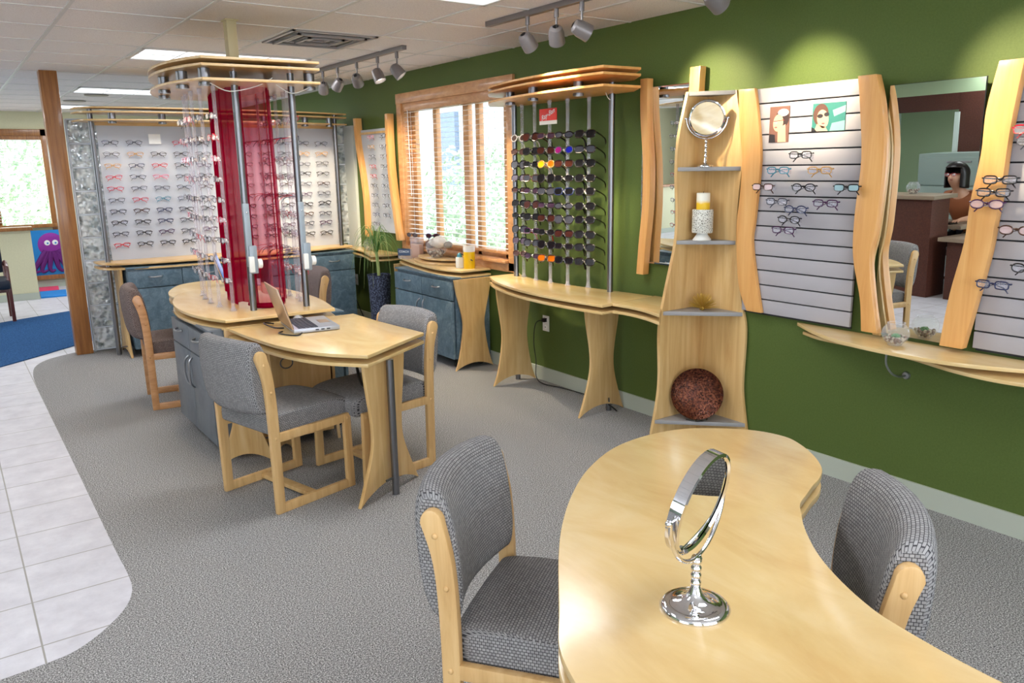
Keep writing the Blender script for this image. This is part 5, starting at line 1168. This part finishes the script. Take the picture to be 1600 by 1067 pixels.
def bchair(e):
    for x, y in ((-.24, -.22), (.24, -.22), (-.24, .24), (.24, .24)): local('leg', MB().prism([(x-.018, y-.018), (x+.018, y-.018), (x+.018, y+.018), (x-.018, y+.018)], 0, .62), 'dark_chair_wood', e, bev=.004)
    for x in (-.24, .24): local('arm', MB().tube(catmull([(x, .24, .60), (x, .1, .645), (x, -.1, .65), (x, -.22, .61)], 5), .018, 8), 'dark_chair_wood', e)
    local('seat', MB().box((0, 0, .42), (.50, .56, .10)), 'navy_vinyl', e, bev=.03); local('seat_frame', MB().box((0, 0, .355), (.46, .46, .04)), 'dark_chair_wood', e)
    local('backrest', MB().box((-.0, .26, .68), (.46, .05, .34)), 'navy_vinyl', e, bev=.02)
bchair(bc)

# ------------------------------------------------------------------ reception (seen in the wide mirror)
mat('stone_top', srgb(150, 132, 112), .4); mat('file_grey', srgb(150, 168, 160), .45)
rc = empty('reception_counter', (-1.0, 5.2, 0), 'maroon reception counter with stone top, reflected in the wide mirror', 'counter')
MB().box((-1.0, 5.83, .51), (.30, 2.34, 1.02)).build('front_panel', 'maroon_laminate', rc, bev=.004); MB().box((-1.0, 5.81, 1.035), (.40, 2.40, .04)).build('counter_top', 'stone_top', rc, bev=.004)
MB().box((-1.25, 4.20, .30), (.70, .60, .60)).build('low_cabinet', 'maroon_laminate', rc, bev=.004); MB().box((-1.22, 4.22, .62), (.78, .68, .04)).build('low_top', 'stone_top', rc, bev=.004)
MB().box((-1.50, 5.2, .70), (.60, 1.3, .035)).build('work_surface', 'stone_top', rc, bev=.004)
fishbowl(-1.0, 4.98, 1.055, .07, 'glass bowl on the reception counter, reflected in the wide mirror', 31, False)
fcb = empty('file_cabinet', (-2.6, 5.35, 0), 'pale grey lateral file cabinet behind the seated person', 'cabinet')
MB().box((-2.62, 5.35, .71), (.45, 1.05, 1.42)).build('body', 'file_grey', fcb, bev=.004)
for k in range(4):
    d = MB().box((-2.385, 5.35, .19+k*.34), (.02, 1.02, .325)).build('drawer', 'file_grey', fcb, bev=.004); MB().box((-2.37, 5.35, .30+k*.34), (.015, .3, .02)).build('handle', 'brushed', d)
pf = empty('photo_frame', (-2.6, 5.02, 1.42), 'dark photo frame standing on the file cabinet', 'photo frame')
MB().box((-2.55, 5.02, 1.53), (.02, .16, .22)).build('frame', 'black_plastic', pf); MB().box((-2.538, 5.02, 1.53), (.004, .10, .15)).build('photo', 'frame_teal', pf)
rw = empty('wall_reception', (-3.0, 5.6, 0)); rw['kind'] = 'structure'
MB().box((-3.05, 4.9, 1.065), (.1, 1.78, 2.13)).box((-3.05, 6.85, 2.03), (.1, 2.13, .20)).box((-3.05, 7.65, .96), (.1, .5, 1.94)).build('maroon_wall', 'maroon_laminate', rw, smooth=0)
MB().box((-3.05, 5.95, 2.29), (.1, 3.9, .32)).build('soffit', 'sage_paint', rw, smooth=0)
MB().box((-3.0, 5.80, .95), (.04, .06, 1.9)).build('jamb', 'pale_paint', rw, smooth=0)
struct('wall_office', MB().box((-4.3, 6.6, 1.225), (.1, 4, 2.45)), 'sage_paint', smooth=0)
struct('wall_corridor', MB().box((-3.9, 7.5, 1.225), (1.6, .1, 2.45)), 'pale_paint', smooth=0)
struct('wall_side', MB().box((-3.05, 3.0, 1.225), (.1, 2.1, 2.45)), 'sage_paint', smooth=0)

# the person behind the counter: leaning forward over the desk, facing the room (+x)
mat('skin_person', srgb(206, 156, 128), .5); mat('hair_person', srgb(26, 18, 20), .35); mat('blouse', srgb(150, 86, 50), .75); mat('lip_person', srgb(160, 80, 76), .5)
pe = empty('person', (-1.95, 4.90, 0), 'person with a dark bob and orange-brown top leaning over the reception desk', 'person')
def skin(name, verts, edges, mname, parent, sub=2):
    me = bpy.data.meshes.new(name); me.from_pydata([v[0] for v in verts], edges, []); me.update()
    o = bpy.data.objects.new(name, me); COL.objects.link(o); o.parent = parent
    md = o.modifiers.new('skin', 'SKIN'); md.use_smooth_shade = True
    sv = me.skin_vertices[0].data if me.skin_vertices else None
    if sv is None:
        bpy.context.view_layer.objects.active = o
    for i, v in enumerate(verts):
        r_ = v[1]; me.skin_vertices[0].data[i].radius = r_ if isinstance(r_, tuple) else (r_, r_)
    me.skin_vertices[0].data[0].use_root = True
    ss = o.modifiers.new('sub', 'SUBSURF'); ss.levels = sub; ss.render_levels = sub
    bpy.context.view_layer.update(); dg = bpy.context.evaluated_depsgraph_get()
    m2 = bpy.data.meshes.new_from_object(o.evaluated_get(dg)); o.modifiers.clear(); o.data = m2; m2.name = name
    m2.materials.clear(); m2.materials.append(MATS[mname]); m2.shade_smooth(); return o
# local coordinates, person faces +X, left arm on +Y; seated, pelvis at .50
V = [((0, 0, .52), .15), ((.06, 0, .70), .135), ((.14, 0, .86), .14), ((.21, 0, .97), .13), ((.26, 0, 1.03), .06), ((.30, 0, 1.09), .055), ((.34, 0, 1.16), .085), ((.355, 0, 1.235), .088),
     ((.19, .17, .97), .058), ((.24, .23, .84), .046), ((.36, .22, .765), .038), ((.52, .12, .760), .027),
     ((.19, -.17, .97), .058), ((.23, -.23, .84), .046), ((.34, -.24, .77), .038), ((.50, -.20, .758), .027),
     ((.12, .10, .50), .09), ((.42, .12, .50), .075), ((.44, .12, .28), .055), ((.44, .12, .07), .04), ((.56, .13, .04), .035),
     ((.12, -.10, .50), .09), ((.42, -.12, .50), .075), ((.44, -.12, .28), .055), ((.44, -.12, .07), .04), ((.56, -.13, .04), .035)]
E_ = [(0, 1), (1, 2), (2, 3), (3, 4), (4, 5), (5, 6), (6, 7), (3, 8), (8, 9), (9, 10), (10, 11), (3, 12), (12, 13), (13, 14), (14, 15), (0, 16), (16, 17), (17, 18), (18, 19), (19, 20), (0, 21), (21, 22), (22, 23), (23, 24), (24, 25)]
def hand(base, sy):
    # wrist -> palm, then five separate fingers
    bi = len(V)-0; V.append(((base[0]+.045, base[1], base[2]-.004), (.030, .014))); E_.append((11 if sy > 0 else 15, bi))
    for k, (dy, L) in enumerate(((-.024, .058), (-.009, .072), (.007, .07), (.021, .056))):
        a = len(V); V.append(((base[0]+.075, base[1]+dy, base[2]-.004), .009)); V.append(((base[0]+.075+L*.55, base[1]+dy*1.3, base[2]-.006), .0085)); V.append(((base[0]+.075+L, base[1]+dy*1.4, base[2]-.016), .007)); E_.extend([(bi, a), (a, a+1), (a+1, a+2)])
    a = len(V); V.append(((base[0]+.04, base[1]-sy*.036, base[2]-.004), .0095)); V.append(((base[0]+.075, base[1]-sy*.055, base[2]-.01), .008)); E_.extend([(bi, a), (a, a+1)])
hand((.52, .12, .760), 1); hand((.50, -.20, .758), -1)
skin('body', V, E_, 'skin_person', pe)
T = [((0, 0, .52), .165), ((.06, 0, .70), .15), ((.14, 0, .86), .155), ((.205, 0, .965), .145), ((.235, 0, 1.005), .085), ((.185, .17, .975), .072), ((.215, .205, .90), .064), ((.185, -.17, .975), .072), ((.21, -.205, .90), .064)]
skin('blouse', T, [(0, 1), (1, 2), (2, 3), (3, 4), (3, 5), (5, 6), (3, 7), (7, 8)], 'blouse', pe)
mat('trousers', srgb(30, 28, 34), .8)
skin('trousers', [((0, 0, .50), .16), ((.12, .10, .50), .10), ((.42, .12, .50), .085), ((.44, .12, .28), .066), ((.44, .12, .09), .055), ((.12, -.10, .50), .10), ((.42, -.12, .50), .085), ((.44, -.12, .28), .066), ((.44, -.12, .09), .055)], [(0, 1), (1, 2), (2, 3), (3, 4), (0, 5), (5, 6), (6, 7), (7, 8)], 'trousers', pe)
# hair: bob around the head, open at the face
H = MB(); hc = Vector((.338, 0, 1.235)); vs = []; fs = []; nu, nv_ = 36, 18
for j in range(nv_+1):
    ph_ = PI*.02+PI*.80*j/nv_
    for i in range(nu):
        th_ = 2*PI*i/nu; fx_ = math.cos(th_)
        r_ = .128+.012*math.sin(9*th_)*.3
        z = math.cos(ph_)*.125; s_ = math.sin(min(ph_, PI*.55)) if ph_ > PI*.55 else math.sin(ph_)
        if ph_ > PI*.5: z = -(ph_-PI*.5)/(PI*.32)*.16
        face = max(0, fx_)**2*(1 if ph_ > PI*.36 else 0)
        rr_ = r_*max(.04, s_)*(1-.36*face)
        vs.append((hc.x+rr_*math.cos(th_)-.006, hc.y+rr_*math.sin(th_), hc.z+z+(.03*face)))
for j in range(nv_):
    for i in range(nu):
        a = 2*PI*(i+.5)/nu
        if math.cos(a) > .60 and j >= 8: continue
        fs.append((j*nu+i, (j+1)*nu+i, (j+1)*nu+(i+1) % nu, j*nu+(i+1) % nu))
H.add(vs, fs); h_o = H.build('hair', 'hair_person', pe, smooth=180); h_o.matrix_parent_inverse = Matrix.Identity(4)
sm = h_o.modifiers.new('solid', 'SOLIDIFY'); sm.thickness = .012
def fpart(nm, mb, mm): o = mb.build(nm, mm, None); o.parent = pe; return o
fpart('nose', MB().lathe([(.016, -.02), (.014, -.008), (.006, .014), (.002, .026)], n=10, M=Matrix.Translation((.442, 0, 1.208)) @ Matrix.Rotation(-.15, 4, 'Y')), 'skin_person')
for sy in (-1, 1):
    fpart('eye', MB().sphere((.428, sy*.032, 1.228), .010, 6, (.6, 1.3, .7)), 'white'); fpart('ear', MB().sphere((.35, sy*.092, 1.215), .02, 6, (.7, .4, 1.2)), 'skin_person')
fpart('mouth', MB().sphere((.428, 0, 1.170), .018, 6, (.4, 1.2, .3)), 'lip_person')
g_ = glasses('reading_glasses', (0, 0, 0), 0, 'rect', 'frame_red', 'lens_clear', '', None, r=.002, folded=False, whole=True)
for k_ in ('label', 'category'):
    if k_ in g_: del g_[k_]
g_.name = 'worn_glasses'; g_.parent = pe; g_.location = (.447, 0, 1.225); g_.rotation_euler = (0, 0, PI/2)
oc2 = empty('office_chair', (-1.95, 4.90, 0), 'dark office chair under the person at reception', 'chair')
local('seat', MB().box((.08, 0, .36), (.46, .46, .07)), 'navy_vinyl', oc2, bev=.02); local('column', MB().cyl((.05, 0, .06), (.05, 0, .33), .025), 'black_plastic', oc2)
for k in range(5):
    a = 2*PI*k/5; local('foot', MB().tube([(.05, 0, .08), (.05+.26*math.cos(a), .26*math.sin(a), .03)], [.022, .014], 8), 'black_plastic', oc2)
tag(MB().box((-1.36, 4.92, .725), (.14, .38, .018)).build('keyboard', 'black_plastic', bev=.003), 'black keyboard on the reception desk under the person\'s hands', 'keyboard')
